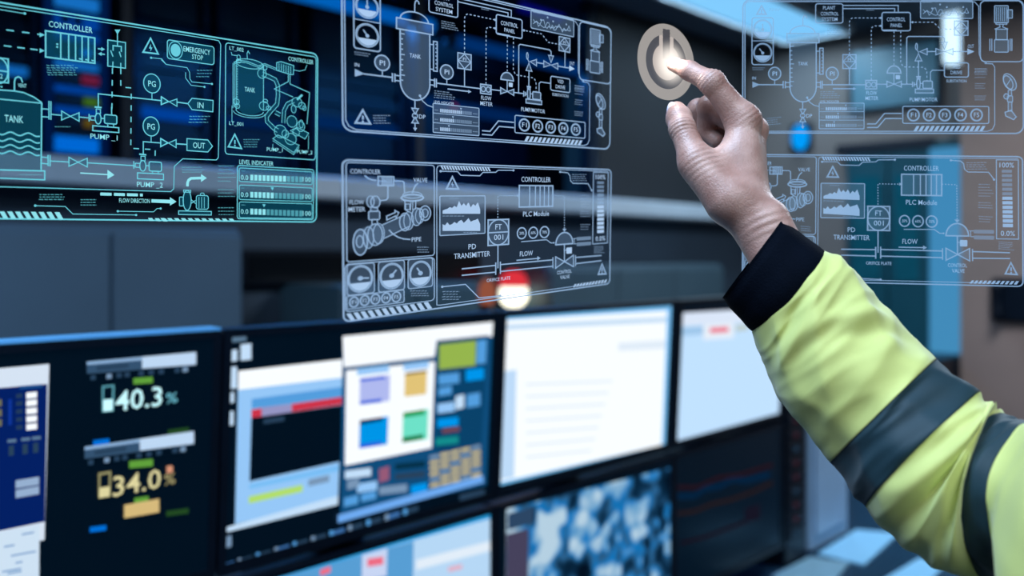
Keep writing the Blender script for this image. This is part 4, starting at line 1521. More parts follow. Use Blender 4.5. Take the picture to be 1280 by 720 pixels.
A.tri((608, 312), (608, 336), (586, 323), solid=True)
A.micro(275, 385, 465, 455, 5, 3)
A.part('switch_symbol')
A.box(645, 240, 751, 410, 0, 1.3, 'switch_fill')
A.tri((686, 178), (721, 178), (703, 207), solid=True)
A.line((703, 200), (703, 277), w=1.3)
A.line((677, 305), (677, 274), (726, 280), (726, 312), w=1.5)
A.line((662, 303), (676, 340), w=1.3)
A.line((714, 310), (724, 343), w=1.3)
A.line((676, 370), (675, 408), w=1.3)
A.line((723, 378), (723, 412), w=1.3)
A.part('signal_line')
A.line((673, 410), (669, 692), w=1.4, dash=(7, 7.5))
A.line((723, 412), (723, 523), (786, 528), (783, 890), (930, 898), (928, 955), w=1.4, dash=(7, 7.5))
A.part('warning_sign')
A.warn((902, 230), (857, 313), (947, 324), True)
A.part('circuit_trace')
A.dot(905, 347)
A.line((905, 347), (968, 353), (996, 388), w=0.9)
A.src(*Z2)
A.line((5, 214), (35, 243), (160, 262), (176, 290), (178, 330), (190, 348), (310, 360), w=0.9)
A.dot(310, 360)
A.line((152, 290), (152, 325), (185, 368), (265, 378), w=0.9)
A.dot(265, 378)
A.micro(215, 268, 320, 325, 3, 5)
A.part('emergency_stop')
A.box(42, 94, 322, 246, 3.5, 1.2, 'emergency_stop_fill')
A.circ(92, 158, 41, 52, 1.0, 'emergency_stop_fill')
A.part('emergency_stop', 'mid')
A.circ(92, 158, 30, 38, solid=True)
A.text('EMERGENCY', 219, 160, 160, 32)
A.text('STOP', 223, 200, 66, 29)
A.src(*Z1)
A.part('pressure_gauge_symbol')
A.circ(910, 501, 50, 57, 1.3, 'gauge_fill')
A.text('PG', 910, 503, 46, 36)
A.line((910, 558), (910, 597), w=1.1)
A.part('pipe_line')
A.line((588, 645), (588, 563), (966, 604), w=1.4)
A.tri((967, 580), (967, 628), (1008, 608), 1.3, 'valve_fill')
A.src(*Z2)
A.bow(5, 438, 5, 484, 100, 450, 100, 494)
A.line((-30, 455), (4, 461), w=1.3)
A.line((100, 469), (165, 478), w=1.6)
A.part('flow_tag')
A.line((165, 478), (190, 446), (317, 459), (315, 527), (190, 514), w=1.3, closed=True)
A.part('flow_tag_fill', 'fill')
A.poly((165, 478), (190, 446), (317, 459), (315, 527), (190, 514))
A.text('IN', 241, 488, 36, 34)
A.micro(168, 545, 305, 598, 3, 6)
# small tank picture
A.part('tank_picture')
A.text('LT_002', 457, 152, 85, 26)
A.text('CONTROLLER', 843, 219, 150, 25)
A.text('LT_001', 455, 600, 84, 26)
A.part('tank_picture_fill', 'fill')
A.poly((455, 235), (500, 215), (590, 225), (618, 250), (618, 520), (560, 545), (500, 540), (455, 500))
A.part('tank_picture')
A.arc(537, 240, 82, 28, 0, 360, 1.0)
A.arc(537, 520, 82, 30, 0, 180, 1.0)
A.arc(535, 530, 95, 32, 0, 180, 0.9)
A.line((455, 240), (455, 520), w=1.0)
A.line((619, 245), (619, 520), w=1.0)
A.line((462, 250), (462, 500), w=1.2, dash=(2, 1.5))
A.line((436, 235), (436, 505), w=0.9)
A.line((445, 225), (445, 500), w=0.9)
A.text('TANK', 537, 395, 62, 28)
A.line((523, 212), (520, 178), (527, 162), (537, 180), w=1.0)
A.line((425, 168), (430, 186), (460, 190), w=0.9)
A.circ(470, 200, 10, 14, 0.9)
A.circ(470, 222, 14, 12, 0.9)
A.circ(455, 465, 18, 18, 0.9, 'tank_picture_fill')
A.circ(462, 492, 14, 14, 0.9)
A.line((430, 490), (430, 585), w=0.8)
A.line((440, 232), (470, 218), (520, 224), (590, 252), (625, 238), (700, 268), w=1.0)
A.line((440, 242), (470, 228), (520, 234), (590, 262), (625, 248), (700, 278), w=0.8)
A.part('pipe_picture')
A.pipe([(612, 300), (655, 318), (690, 335), (705, 370), (706, 430), (700, 482), (660, 525), (638, 555), (640, 585), (680, 625), (705, 640)], 5.5, 'pipe_picture')
A.pipe([(800, 462), (762, 480), (742, 520), (738, 595)], 5.0, 'pipe_picture')
A.pipe([(720, 545), (690, 530)], 5.0, 'pipe_picture')
for x, y, rx, ry in ((610, 298, 26, 28), (628, 262, 12, 14), (622, 492, 28, 26), (630, 462, 14, 10), (650, 505, 14, 12), (820, 470, 30, 28), (850, 490, 20, 20), (800, 510, 14, 24), (865, 505, 10, 14)):
    A.circ(x, y, rx, ry, 0.9, 'pipe_picture_fill')
A.line((820, 455), (852, 425), w=3.0)
A.part('pump_picture')
for x, y, rx, ry in ((720, 645, 36, 38), (790, 585, 30, 34), (782, 690, 34, 34), (842, 615, 24, 30), (845, 600, 12, 24), (750, 660, 20, 24), (815, 650, 20, 22)):
    A.circ(x, y, rx, ry, 0.9, 'pump_picture_fill')
A.part('pump_picture_fill', 'fill')
A.poly((675, 690), (705, 668), (833, 728), (800, 775))
A.poly((780, 640), (820, 620), (890, 655), (868, 690))
A.part('pump_picture')
A.line((675, 688), (705, 666), (833, 728), (800, 772), w=1.0, closed=True)
A.line((675, 700), (800, 784), (833, 740), w=0.9)
A.line((780, 640), (820, 620), (890, 655), (868, 690), w=1.0, closed=True)
A.line((675, 720), (675, 752), w=0.8)
A.line((890, 670), (888, 752), w=0.8)
A.part('wiring_picture')
A.part('wiring_picture_fill', 'fill')
A.poly((698, 232), (724, 226), (800, 250), (799, 304), (776, 302), (698, 278))
A.part('wiring_picture')
A.line((698, 232), (724, 226), (800, 250), (799, 304), (776, 302), (698, 278), w=1.1, closed=True)
for x in (712, 726, 740, 754, 768, 782):
    A.line((x, 232 + (x - 698) * 0.28), (x, 280 + (x - 698) * 0.28), w=0.9)
A.line((768, 304), (768, 346), (684, 390), (796, 438), w=1.1)
A.line((778, 304), (778, 360), (896, 413), (880, 600), w=1.1)
A.line((880, 245), (868, 276), (835, 283), (800, 276), w=0.8)
A.src(*Z4)
A.text('PUMP_1', 686, 180, 95, 25)
A.text('PUMP_2', 866, 194, 92, 25)
A.part('warning_sign')
A.warn((447, 86), (408, 160), (487, 171))
A.micro(497, 110, 600, 168, 4, 8)
# big tank
A.src(*Z1)
A.part('vent_pipe')
A.line((85, 542), (85, 490), (92, 468), (108, 461), (124, 468), (134, 496), w=1.5)
A.text('VENT', 132, 514, 52, 22)
A.part('instrument_symbol')
A.box(-70, 340, 49, 498, 0, 1.5, 'gauge_fill')
A.circ(-8, 424, 55, 76, 1.5)
A.line((-70, 413), (49, 432), w=1.5)
A.text('2', 6, 458, 16, 28)
A.line((0, 520), (14, 522), w=1.6)
A.part('tank')
A.line((-560, 560), (-400, 520), (-200, 512), (0, 540), (85, 546), (140, 556), (200, 582), (250, 617), w=1.5)
A.line((-560, 540), (0, 595), (250, 620), w=1.4)
A.line((249, 617), (245, 1020), w=1.6)
A.src(*Z3)
A.part('tank_fill', 'fill')
A.poly((-560, -110), (-200, -155), (85, -126), (200, -90), (248, -54), (243, 352), (-560, 330))
A.part('tank')
A.text('TANK', 82, 42, 112, 42)
for y in (133, 172, 209, 247):
    A.line(*[(x, y + 9 * math.sin((x + 18) / 17.0) + (x - 120) * 0.055) for x in range(-560, 244, 7)], w=1.6)
A.part('tank_base')
q0, q1 = A.m(-400, 336), A.m(267, 407)
A.stroke([(q0[0], q0[1]), (q1[0], A.m(267, 354)[1]), (q1[0], q1[1]), (q0[0], q1[1])], 1.5)
A.line((-300, 340), (267, 354), w=1.5)
A.micro(110, 368, 248, 384, 1, 2)
A.part('nozzle_symbol')
A.line((248, -55 + 36), (290, -52 + 36), w=1.3)
A.line((248, 28), (290, 31), w=1.3)
A.line((292, -66), (292, 45), w=1.3)
A.line((304, -64), (304, 47), w=1.3)
A.line((246, 270), (286, 274), w=1.3)
A.line((246, 308), (286, 312), w=1.3)
A.line((287, 258), (287, 325), w=1.3)
A.line((299, 260), (299, 327), w=1.3)
A.part('pipe_line')
A.line((305, 14), (368, 20), w=1.3)
A.bow(368, -6, 368, 48, 473, 5, 473, 56)
A.line((473, 30), (532, 36), w=1.3)
A.line((300, 294), (412, 300), w=1.3)
A.bow(412, 272, 412, 326, 522, 278, 522, 330)
A.line((522, 305), (806, 322), w=1.3)
A.micro(325, 80, 455, 96, 1, 4)


def pump1(ox, oy):
    X = lambda x, y: (x + ox, y + oy)
    A.part('pump_symbol')
    A.line(X(533, 12), X(533, 58), w=1.3)
    A.line(X(542, 22), X(542, 50), w=1.1)
    A.line(X(542, 24), X(570, 26), w=1.1)
    A.line(X(542, 48), X(570, 50), w=1.1)
    A.circ(587 + ox, 40 + oy, 18, 32, 1.3, 'pump_fill')
    A.box(576 + ox, -18 + oy, 601 + ox, 10 + oy, 0, 1.1)
    A.line(X(566, -30), X(608, -26), w=2.0)
    A.line(X(604, 38), X(624, 40), w=1.3)
    A.box(625 + ox, 15 + oy, 699 + ox, 74 + oy, 2, 1.4, 'pump_fill')
    A.line(X(645, 74), X(645, 86), w=1.2)
    A.line(X(680, 76), X(680, 90), w=1.2)
    A.box(555 + ox, 82 + oy, 711 + ox, 124 + oy, 0, 1.4)


pump1(0, 0)
pump1(268, 283)
A.text('PUMP _1', 622, 153, 163, 36)
A.text('PUMP _2', 897, 439, 155, 36)
A.part('signal_line')
A.line((668, -30), (668, 14), w=1.4)
A.part('pipe_line')
A.line((858, 258), (858, 178), (962, 186), w=1.4)
A.tri((962, 160), (962, 209), (1004, 185), 1.3, 'valve_fill')
A.src(*Z4)
A.bow(3, 110, 3, 158, 95, 118, 95, 166)
A.line((95, 143), (160, 147), w=1.6)
A.part('flow_tag')
A.line((160, 112), (285, 120), (313, 158), (285, 192), (160, 183), w=1.3, closed=True)
A.part('flow_tag_fill', 'fill')
A.poly((160, 112), (285, 120), (313, 158), (285, 192), (160, 183))
A.text('OUT', 232, 153, 72, 35)
A.src(*Z3)
A.part('pressure_gauge_symbol')
A.circ(905, 87, 48, 57, 1.3, 'gauge_fill')
A.text('PG', 905, 88, 45, 36)
A.line((905, 144), (905, 182), w=1.1)
A.part('flow_arrow', 'solid')
A.line((480, 366), (648, 376), w=1.5)
A.tri((643, 346), (643, 402), (685, 378), solid=True)
for a, b in ((600, 668), (682, 748), (760, 826), (838, 855)):
    A.line((a, 492 + (a - 600) * 0.025), (b, 492 + (b - 600) * 0.025), w=3.6)
A.text('FLOW DIRECTION', 805, 532, 184, 26)
A.line((907, 533), (1022, 538), w=4.4)
A.src(*Z4)
A.line((0, 487), (62, 489), w=4.4)
A.tri((58, 463), (58, 513), (97, 490), solid=True)
A.line((163, 398), (163, 378), (170, 360), (185, 350), (248, 348), w=3.6)
A.tri((244, 324), (244, 372), (279, 348), solid=True)
A.src(*Z3)
A.haz(-100, 595, 372, 601, 44, 10, 26)
A.haz(886, 635, 1010, 640, 18, 3, 10)
A.src(*Z4)
A.haz(0, 588, 450, 592, 16, 11, 14)
A.src(*Z3)
A.part('circuit_trace')
A.line((210, 562), (390, 567), (435, 612), (815, 618), w=0.9)
A.line((705, 595), (920, 599), (940, 579), (962, 579), w=0.9)
for x, y in ((210, 562), (815, 618), (705, 595), (962, 579)):
    A.dot(x, y)
A.micro(230, 488, 405, 532, 3, 9)
A.micro(478, 518, 598, 566, 3, 10)
A.src(*Z4)
A.micro(123, 276, 268, 320, 3, 11)
A.micro(345, 264, 452, 378, 5, 12)
A.micro(345, 408, 452, 468, 3, 13)
A.micro(345, 516, 452, 578, 3, 14)
A.part('pump_picture')
A.circ(161, 482, 24, 60, 1.2, 'pump_picture_fill')
A.box(115, 462, 138, 516, 1, 1.1, 'pump_picture_fill')
A.box(140, 420, 182, 434, 0, 1.1)
A.line((186, 478), (212, 502), w=1.0)
A.line((186, 500), (212, 482), w=1.0)
A.box(216, 452, 288, 536, 3, 1.1, 'pump_picture_fill')
for x in (232, 248, 264):
    A.line((x, 462), (x, 530), w=0.8)
A.circ(252, 446, 12, 8, 1.0)
A.box(110, 545, 306, 570, 0, 1.2, 'pump_picture_fill')
A.part('level_indicator')
A.text('LEVEL INDICATER', 576, 257, 204, 27)
A.box(463, 272, 918, 598, 3.5, 1.3)
for (y0, y1, nb, mx) in ((287, 388, 9, None), (390, 490, 6, 672), (491, 592, 4, 622)):
    A.part('level_indicator')
    A.box(474, y0, 911, y1, 2.5, 1.1, 'level_indicator_fill')
    yc = y0 + 58
    A.text('0.0', 505, yc, 45, 29)
    A.text('100', 879, yc + 12, 50, 29)
    for k in range(13):
        x = 540 + k * 24.5
        y = yc - 17 + k * 0.95
        A.part('level_bar', 'solid' if k < nb else 'dim')
        q = A.corners(x, y, x + 18, y + 35)
        A.add([(q[0], q[1]), (q[2], q[1]), (q[2], q[3]), (q[0], q[3])], [(0, 1, 2, 3)])
    if mx:
        A.part('level_indicator')
        A.tri((mx - 10, y0 + 14), (mx + 10, y0 + 15), (mx, y0 + 32), solid=True)
    A.micro(485, y0 + 14, 515, y0 + 24, 1, y0)

# ---- drawing A: tank, control panel and pump (used by the middle and the right upper panel)
B = Art(4)
B.part('frame_line')
B.stroke(B.rr(0.8, 0.8, B.KU - 0.8, B.KV - 0.8, 10, True), 1.7, True)
Y1, Y2, Y3, Y4 = (4, 920, 0, 6.544), (4, 1090, 0, 6.547), (4, 940, 80, 6.544), (4, 1090, 80, 6.547)
B.src(*Y1)
B.line((1400, 14), (110, 14), (85, 20), (72, 45), (72, 1000), w=1.1)
B.src(4)
B.line((931, 30), (931, 155), (934, 161), (941, 164.2), (1234, 164.2), (1240, 162), (1243, 156), (1243, 84), (1240, 80), (1230, 79.5), w=1.1)
B.line((941, 2.2), (1205, 2.2), (1218, 2.6), (1223, 8), (1223.5, 68), (1227, 76), (1233, 79), w=1.1)
B.src(*Y2)
B.box(884, 8, 1236, 506, 6, 1.4)
B.src(*Y1)
B.part('warning_sign')
B.warn((208, 50), (170, 118), (245, 118))
B.micro(268, 68, 380, 94, 2, 20)
B.part('gauge')
B.box(130, 146, 303, 530, 3, 1.4)
B.line((130, 336), (303, 336), w=1.0)
for cy, tx, ty in ((240, 217, 195), (432, 190, 398)):
    B.part('gauge')
    B.circ(217, cy, 74, 76, 1.4)
    B.circ(217, cy, 66, 68, 0.6)
    B.line((217, cy + 3), (tx, ty), w=1.4)
    B.dot(217, cy + 3, 2)
    B.part('gauge_level', 'solid')
    q = B.ell(217, cy, 64, 66, 20, 160, 16)
    B.add(q, [tuple(range(len(q)))])
B.micro(130, 548, 248, 578, 2, 21)
B.part('inlet_line')
B.text('IN', 147, 640, 30, 24)
B.tri((133, 668), (133, 720), (197, 694), solid=True)
B.line((190, 694), (385, 694), w=1.5)
for x in (315, 785):
    B.part('pressure_gauge_symbol')
    B.circ(x, 603, 50, 52, 1.5, 'gauge_fill')
    B.text('PI', x, 603, 36, 34)
    B.line((x, 655), (x, 692), w=1.2)
B.part('inlet_flange')
B.line((384, 664), (384, 724), w=1.5)
B.line((402, 664), (402, 724), w=1.5)
B.line((402, 676), (440, 676), w=1.3)
B.line((402, 712), (440, 712), w=1.3)
B.part('tank')
B.arc(543, 275, 102, 62, 180, 360, 1.5)
B.box(415, 275, 678, 350, 0, 1.5, 'tank_fill')
B.line((440, 350), (440, 723), w=1.6)
B.line((655, 350), (655, 723), w=1.6)
q = B.ell(547.5, 712, 107.5, 122, 0, 180, 24)
B.stroke(q, 1.6)
B.part('tank_fill', 'fill')
t0_, t1_ = B.m(440, 350), B.m(655, 350)
q2 = [t0_, t1_] + q
B.add(q2, [tuple(range(len(q2)))])
B.part('tank')
B.line((545, 213), (545, 160), (551, 135), (562, 127), (573, 136), (577, 152), w=1.4)
for k in range(10):
    B.line((440, 380 + k * 36), (472 if k in (0, 4, 8) else 460, 380 + k * 36), w=1.2)
B.text('TANK', 547, 522, 80, 30)
B.box(683, 395, 711, 608, 0, 1.4)
for k in range(7):
    B.line((697, 415 + k * 28), (706, 415 + k * 28), w=1.2)
B.line((655, 420), (683, 420), w=1.2)
B.line((655, 598), (683, 598), w=1.2)
B.part('outlet_line')
B.line((655, 676), (690, 676), w=1.3)
B.line((655, 712), (690, 712), w=1.3)
B.line((690, 662), (690, 726), w=1.5)
B.line((704, 662), (704, 726), w=1.5)
B.line((704, 694), (1058, 694), w=1.5)
B.part('instrument_symbol')
B.box(872, 448, 980, 562, 0, 1.4, 'gauge_fill')
B.line((926, 450), (978, 505), (926, 560), (874, 505), w=1.2, closed=True)
B.line((880, 505), (972, 505), w=1.0)
B.text('FI', 926, 488, 26, 22)
B.line((926, 562), (926, 692), w=1.3)
B.part('signal_line')
B.line((926, 446), (926, 185), (932, 160), (950, 148), (1190, 148), w=1.2, dash=(2.6, 2.4))
B.line((1105, 655), (1105, 250), (1110, 225), (1128, 213), (1190, 213), w=1.2, dash=(2.6, 2.4))
B.part('control_system_box')
B.box(650, 32, 872, 190, 2.5, 1.3)
B.text('PLANT', 760, 66, 100, 30)
B.text('CONTROL', 764, 114, 146, 30)
B.text('SYSTEM', 764, 158, 128, 30)
B.micro(735, 230, 888, 292, 4, 22)
B.line((872, 46), (1325, 46), (1325, 98), w=1.3)
B.line((872, 72), (1296, 72), (1296, 98), w=1.3)
B.micro(1060, 78, 1130, 94, 1, 23)
B.src(*Y2)
B.part('control_panel_box')
B.box(80, 103, 312, 253, 2.5, 1.5)
B.line((90, 250), (200, 250), w=2.2)
B.text('CONTROL', 195, 160, 152, 33)
B.text('PANEL', 198, 209, 96, 30)
B.dot(70, 148)
B.dot(70, 213)
B.part('trend_chart')
B.box(395, 8, 822, 152, 1.5, 1.2, 'trend_chart_fill')
R_ = random.Random(3)
for base, am in ((95, 30), (110, 22)):
    B.line(*[(415 + k * 17, base + R_.uniform(-am, am)) for k in range(23)], w=0.8)
for x, y in ((490, 70), (555, 38), (610, 60), (745, 60)):
    B.dot(x, y, 1.2)
B.micro(408, 14, 490, 28, 1, 24)
B.part('signal_line')
B.line((312, 183), (500, 183), (560, 240), (672, 240), w=1.2, dash=(2.8, 2.4))
B.dot(330, 183)
B.line((178, 256), (178, 530), w=1.2, dash=(2.6, 2.4))
B.line((233, 256), (233, 515), (255, 548), (425, 552), (446, 580), (448, 660), w=1.2, dash=(2.6, 2.6))
B.part('instrument_symbol')
B.box(672, 173, 783, 290, 0, 1.4, 'gauge_fill')
B.line((727, 176), (780, 232), (727, 288), (675, 232), w=1.2, closed=True)
B.line((680, 232), (775, 232), w=1.0)
B.text('PI', 727, 215, 24, 20)
B.line((733, 290), (733, 420), w=1.2)
B.part('control_valve')
q = B.ell(178, 600, 56, 60, 180, 360, 20)
B.stroke(q, 1.6, True)
B.part('valve_fill', 'fill')
B.add(q, [tuple(range(len(q)))])
B.part('control_valve')
B.line((178, 602), (178, 690), w=1.3)
B.bow(120, 666, 120, 714, 238, 666, 238, 714, 1.4)
B.part('control_valve', 'solid')
B.box(192, 616, 228, 650, 0, 0)
q = B.rr(192, 616, 228, 650, 1)
B.add(q, [tuple(range(len(q)))])
B.part('outlet_line')
B.line((40, 690), (120, 690), w=1.4)
B.line((238, 690), (330, 690), w=1.4)
B.line((282, 690), (282, 312), (296, 300), (578, 300), (592, 314), (592, 346), w=1.4)
B.part('three_way_valve')
B.tri((567, 346), (616, 346), (592, 404), 1.2, 'valve_fill')
B.tri((520, 398), (520, 450), (590, 423), 1.2, 'valve_fill')
B.tri((661, 398), (661, 450), (594, 423), 1.2, 'valve_fill')
B.line((450, 423), (520, 423), w=1.4)
B.tri((388, 424), (450, 398), (450, 450), 1.2, 'valve_fill')
B.tri((350, 500), (406, 500), (378, 438), 1.2, 'valve_fill')
B.circ(362, 382, 8, 26, 1.2)
B.line((366, 408), (380, 432), w=1.2)
B.line((378, 500), (378, 640), w=1.4)
B.line((661, 423), (780, 423), w=1.4)
B.part('three_way_valve', 'solid')
B.tri((778, 398), (778, 449), (836, 423), solid=True)
B.text('OUT', 806, 380, 50, 30)
B.micro(835, 552, 945, 645, 4, 25)
B.part('drive_box')
B.box(590, 515, 787, 632, 2.5, 1.4)
B.text('VSD', 688, 549, 62, 30)
B.text('DRIVE', 688, 595, 96, 30)
B.text('SUBSTATION', 688, 664, 165, 24)
B.line((590, 576), (492, 576), (476, 590), (476, 662), w=1.2)
B.part('motor_picture')
B.box(1000, 48, 1112, 188, 1, 1.2, 'motor_picture_fill')
for k in range(6):
    B.line((1014 + k * 17, 60), (1014 + k * 17, 176), w=0.8)
B.box(1106, 82, 1146, 150, 0.5, 1.1, 'motor_picture_fill')
B.box(1012, 186, 1100, 200, 0, 1.2)
B.line((1040, 202), (1046, 222), (1000, 240), w=1.2)
B.line((1072, 202), (1066, 222), (1112, 240), w=1.2)
B.box(1012, 240, 1104, 326, 0.5, 1.2, 'motor_picture_fill')
B.box(1000, 326, 1112, 428, 1, 1.3, 'motor_picture_fill')
for x in (962, 978, 1128, 1142):
    B.line((x, 318), (x, 418), w=1.3)
B.src(*Y3)
B.part('flow_meter_symbol')
B.box(928, 135, 1018, 205, 0, 1.5, 'gauge_fill')
B.circ(952, 170, 18, 20, 1.2)
B.circ(994, 170, 18, 20, 1.2)
B.text('FLOW', 976, 238, 88, 31)
B.text('METER', 978, 281, 105, 31)
B.part('outlet_line')
B.line((660, 203), (830, 203), w=1.5)
B.tri((825, 190), (825, 217), (852, 203), solid=True)
B.micro(550, 220, 720, 284, 4, 26)
B.part('drain_valve')
B.line((413, 312), (413, 370), w=1.4)
B.tri((390, 370), (438, 370), (414, 412), 1.2, 'valve_fill')
B.tri((390, 474), (438, 474), (414, 432), 1.2, 'valve_fill')
B.circ(413, 422, 18, 18, 1.2)
B.line((413, 474), (413, 512), w=1.3)
B.tri((398, 508), (430, 508), (414, 532), solid=True)
B.text('DP', 466, 425, 48, 30)
B.part('level_indicator')
B.text('LEVEL INDICATER', 632, 308, 156, 20)
B.dot(450, 276)
B.line((450, 278), (470, 312), (505, 338), (548, 349), w=1.1)
B.box(548, 320, 915, 532, 1, 1.0, 'level_indicator_fill')
for r_, nb in ((0, 11), (1, 7), (2, 5)):
    B.part('level_indicator')
    B.line((550, 390 + r_ * 70), (913, 390 + r_ * 70), w=0.8)
    B.micro(558, 360 + r_ * 68, 595, 374 + r_ * 68, 1, 30 + r_)
    B.micro(862, 360 + r_ * 68, 908, 374 + r_ * 68, 1, 33 + r_)
    for k in range(16):
        B.part('level_bar', 'solid' if k < nb else 'dim')
        q = B.rr(602 + k * 16, 354 + r_ * 68, 613 + k * 16, 380 + r_ * 68, 0)
        B.add(q, [(0, 1, 2, 3)])
    B.part('level_indicator')
    x = 602 + nb * 16 - 12
    B.tri((x - 8, 333 + r_ * 68), (x + 8, 333 + r_ * 68), (x, 350 + r_ * 68), solid=True)
B.part('pipe_trace')
B.line((940, 491), (1010, 491), (1082, 405), (1222, 405), w=1.5)
B.line((940, 520), (1026, 520), (1088, 447), (1222, 447), w=1.5)
B.src(*Y4)
B.part('pump_symbol')
B.box(352, 206, 502, 238, 0, 1.4, 'pump_fill')
B.box(415, 140, 492, 200, 1.5, 1.5, 'pump_fill')
B.circ(378, 162, 15, 42, 1.4, 'pump_fill')
B.box(366, 108, 391, 124, 0, 1.2)
B.line((358, 104), (398, 104), w=1.6)
B.line((330, 145), (330, 190), w=1.5)
B.line((344, 150), (344, 184), w=1.5)
B.line((344, 167), (364, 167), w=1.2)
B.line((393, 160), (415, 160), w=1.2)
B.text('PUMP/MOTOR', 420, 292, 228, 33)
B.part('function_keys')
B.box(250, 347, 953, 488, 2, 1.3)
for k, x in enumerate((337, 465, 593, 722, 853)):
    B.circ(x, 418, 46, 47, 2.1)
    B.text('F%d' % (k + 1), x, 418, 44, 38)
B.haz(362, 508, 942, 508, 44, 14, -26)
for y0, y1, r_ in ((35, 80, 3), (152, 208, 3), (255, 302, 3)):
    B.micro(835, y0, 945, y1, r_, y0)
B.part('probe_picture')
B.part('probe_picture_fill', 'fill')
q = [B.m(1125 + 52 * math.cos(a) + 14 * math.sin(a), 148 + 66 * math.sin(a) + 14 * math.cos(a)) for a in [k * 0.2618 for k in range(24)]]
B.add(q, [tuple(range(24))])
B.part('probe_picture')
B.stroke(q, 1.3, True)
q = [B.m(1112 + 38 * math.cos(a) + 10 * math.sin(a), 152 + 54 * math.sin(a) + 10 * math.cos(a)) for a in [k * 0.2618 for k in range(24)]]
B.stroke(q, 1.2, True)
B.line((1090, 190), (1135, 120), w=1.0)
B.box(1112, 214, 1140, 262, 1, 1.1, 'probe_picture_fill')
B.circ(1096, 266, 20, 22, 1.2, 'probe_picture_fill')
B.box(1106, 262, 1148, 312, 1, 1.1, 'probe_picture_fill')
B.box(1112, 312, 1142, 386, 1, 1.1, 'probe_picture_fill')
B.line((1086, 396), (1136, 380), (1178, 434), (1156, 456), (1092, 426), w=1.4, closed=True)
B.part('probe_picture_fill', 'fill')
B.poly((1086, 396), (1136, 380), (1178, 434), (1156, 456), (1092, 426))
B.src(2, 420, 90, 6.544)
B.part('warning_sign')
B.warn((215, 312), (156, 416), (277, 424))
B.micro(295, 345, 445, 428, 4, 40)

# ---- drawing B: flow meter, controller and control valve (middle and right lower panel)
C_ = Art(3)
X1, X2, X3, X4 = (3, 420, 190, 6.544), (3, 590, 190, 6.544), (3, 420, 295, 6.544), (3, 590, 280, 6.544)
C_.part('frame_line')
C_.stroke(C_.rr(0.8, 0.8, C_.KU - 0.8, C_.KV - 0.8, 6, True), 1.7, True)
C_.src(*X1)
a = C_.m(78, 84)
b_ = C_.m(820, 112)
C_.src(*X3)
e_ = C_.m(800, 158)
C_.box(a[0], a[1], e_[0], e_[1], 3, 1.1, raw=True)
g_ = C_.m(70, 232)
h_ = C_.m(800, 525)
C_.box(g_[0], g_[1], h_[0], h_[1], 4, 1.1, raw=True)
i_ = C_.m(820, 575)
C_.stroke([(C_.KU - 6, a[1]), (b_[0] + 4, a[1]), (b_[0] + 1, a[1] + 1), (b_[0], a[1] + 4), (b_[0], C_.KV - 5), (b_[0] + 3, C_.KV - 4.2), (C_.KU - 30, C_.KV - 4.2)], 1.0)
C_.src(*X1)
C_.haz(850, 112, 1255, 126, 32, 18, 16)
C_.part('circuit_trace')
C_.dot(852, 157)
C_.line((852, 157), (990, 160), (1016, 190), (1172, 195), (1198, 167), (1302, 166), (1322, 149), (1447, 150), w=1.2)
C_.dot(1447, 150)
C_.part('warning_sign')
C_.warn((948, 203), (900, 300), (997, 302), True)
C_.part('meter_picture')
C_.text('CONTROLER', 235, 160, 247, 38)
C_.line((230, 192), (255, 216), (290, 230), (325, 235), w=1.5)
C_.box(340, 200, 468, 276, 0, 1.3, 'meter_picture_fill')
C_.line((340, 238), (410, 242), w=0.9)
for k in range(6):
    C_.line((375 + k * 15, 203), (375 + k * 15, 274), w=1.0)
C_.line((470, 238), (540, 240), (553, 252), (556, 330), w=1.3)
C_.line((420, 278), (420, 378), (405, 392), (360, 396), w=1.3)
C_.text('VALVE', 685, 230, 113, 36)
C_.line((666, 256), (640, 282), (618, 338), w=1.4)
C_.text('FLOW', 164, 410, 120, 37)
C_.text('METER', 165, 468, 138, 37)
C_.circ(278, 405, 30, 46, 1.0, 'meter_picture_fill')
C_.circ(318, 408, 38, 48, 1.2, 'meter_picture_fill')
C_.box(280, 452, 335, 485, 0, 1.0, 'meter_picture_fill')
C_.box(263, 485, 353, 552, 1.5, 1.1, 'meter_picture_fill')
C_.box(290, 552, 334, 590, 0, 1.0)
C_.part('pipe_picture')
C_.part('pipe_picture_fill', 'fill')
C_.poly((370, 598), (560, 512), (610, 600), (390, 705))
C_.poly((560, 512), (640, 470), (710, 560), (610, 620))
C_.poly((170, 640), (300, 588), (390, 640), (390, 720), (250, 790), (200, 770))
C_.part('pipe_picture')
C_.line((372, 598), (562, 512), w=1.1)
C_.line((392, 705), (600, 606), w=1.1)
for x, y, rx, ry, w_ in ((195, 738, 58, 105, 1.3), (190, 732, 28, 48, 1.1), (262, 700, 42, 88, 0.9), (316, 676, 60, 88, 1.1), (345, 668, 46, 82, 0.9), (560, 572, 44, 72, 1.1), (590, 562, 40, 74, 0.9), (655, 530, 40, 72, 1.1), (680, 522, 34, 62, 0.9), (725, 500, 45, 60, 1.2), (725, 500, 24, 34, 1.0)):
    C_.circ(x, y, rx, ry, w_, 'pipe_picture_fill')
C_.circ(622, 352, 78, 26, 1.0, 'pipe_picture_fill')
C_.circ(622, 374, 90, 26, 1.9)
C_.line((560, 395), (560, 470), (595, 490), w=1.1)
C_.line((650, 395), (645, 470), w=1.1)
C_.box(565, 425, 600, 470, 0, 1.0, 'pipe_picture_fill')
C_.line((610, 400), (605, 480), w=0.9)
C_.line((625, 400), (622, 475), w=0.9)
C_.line((410, 525), (480, 495), (478, 478), (508, 495), (488, 545), (486, 522), (412, 556), w=1.3, closed=True)
C_.line((430, 636), (455, 665), (500, 695), (545, 710), (605, 715), w=1.4)
C_.src(*X3)
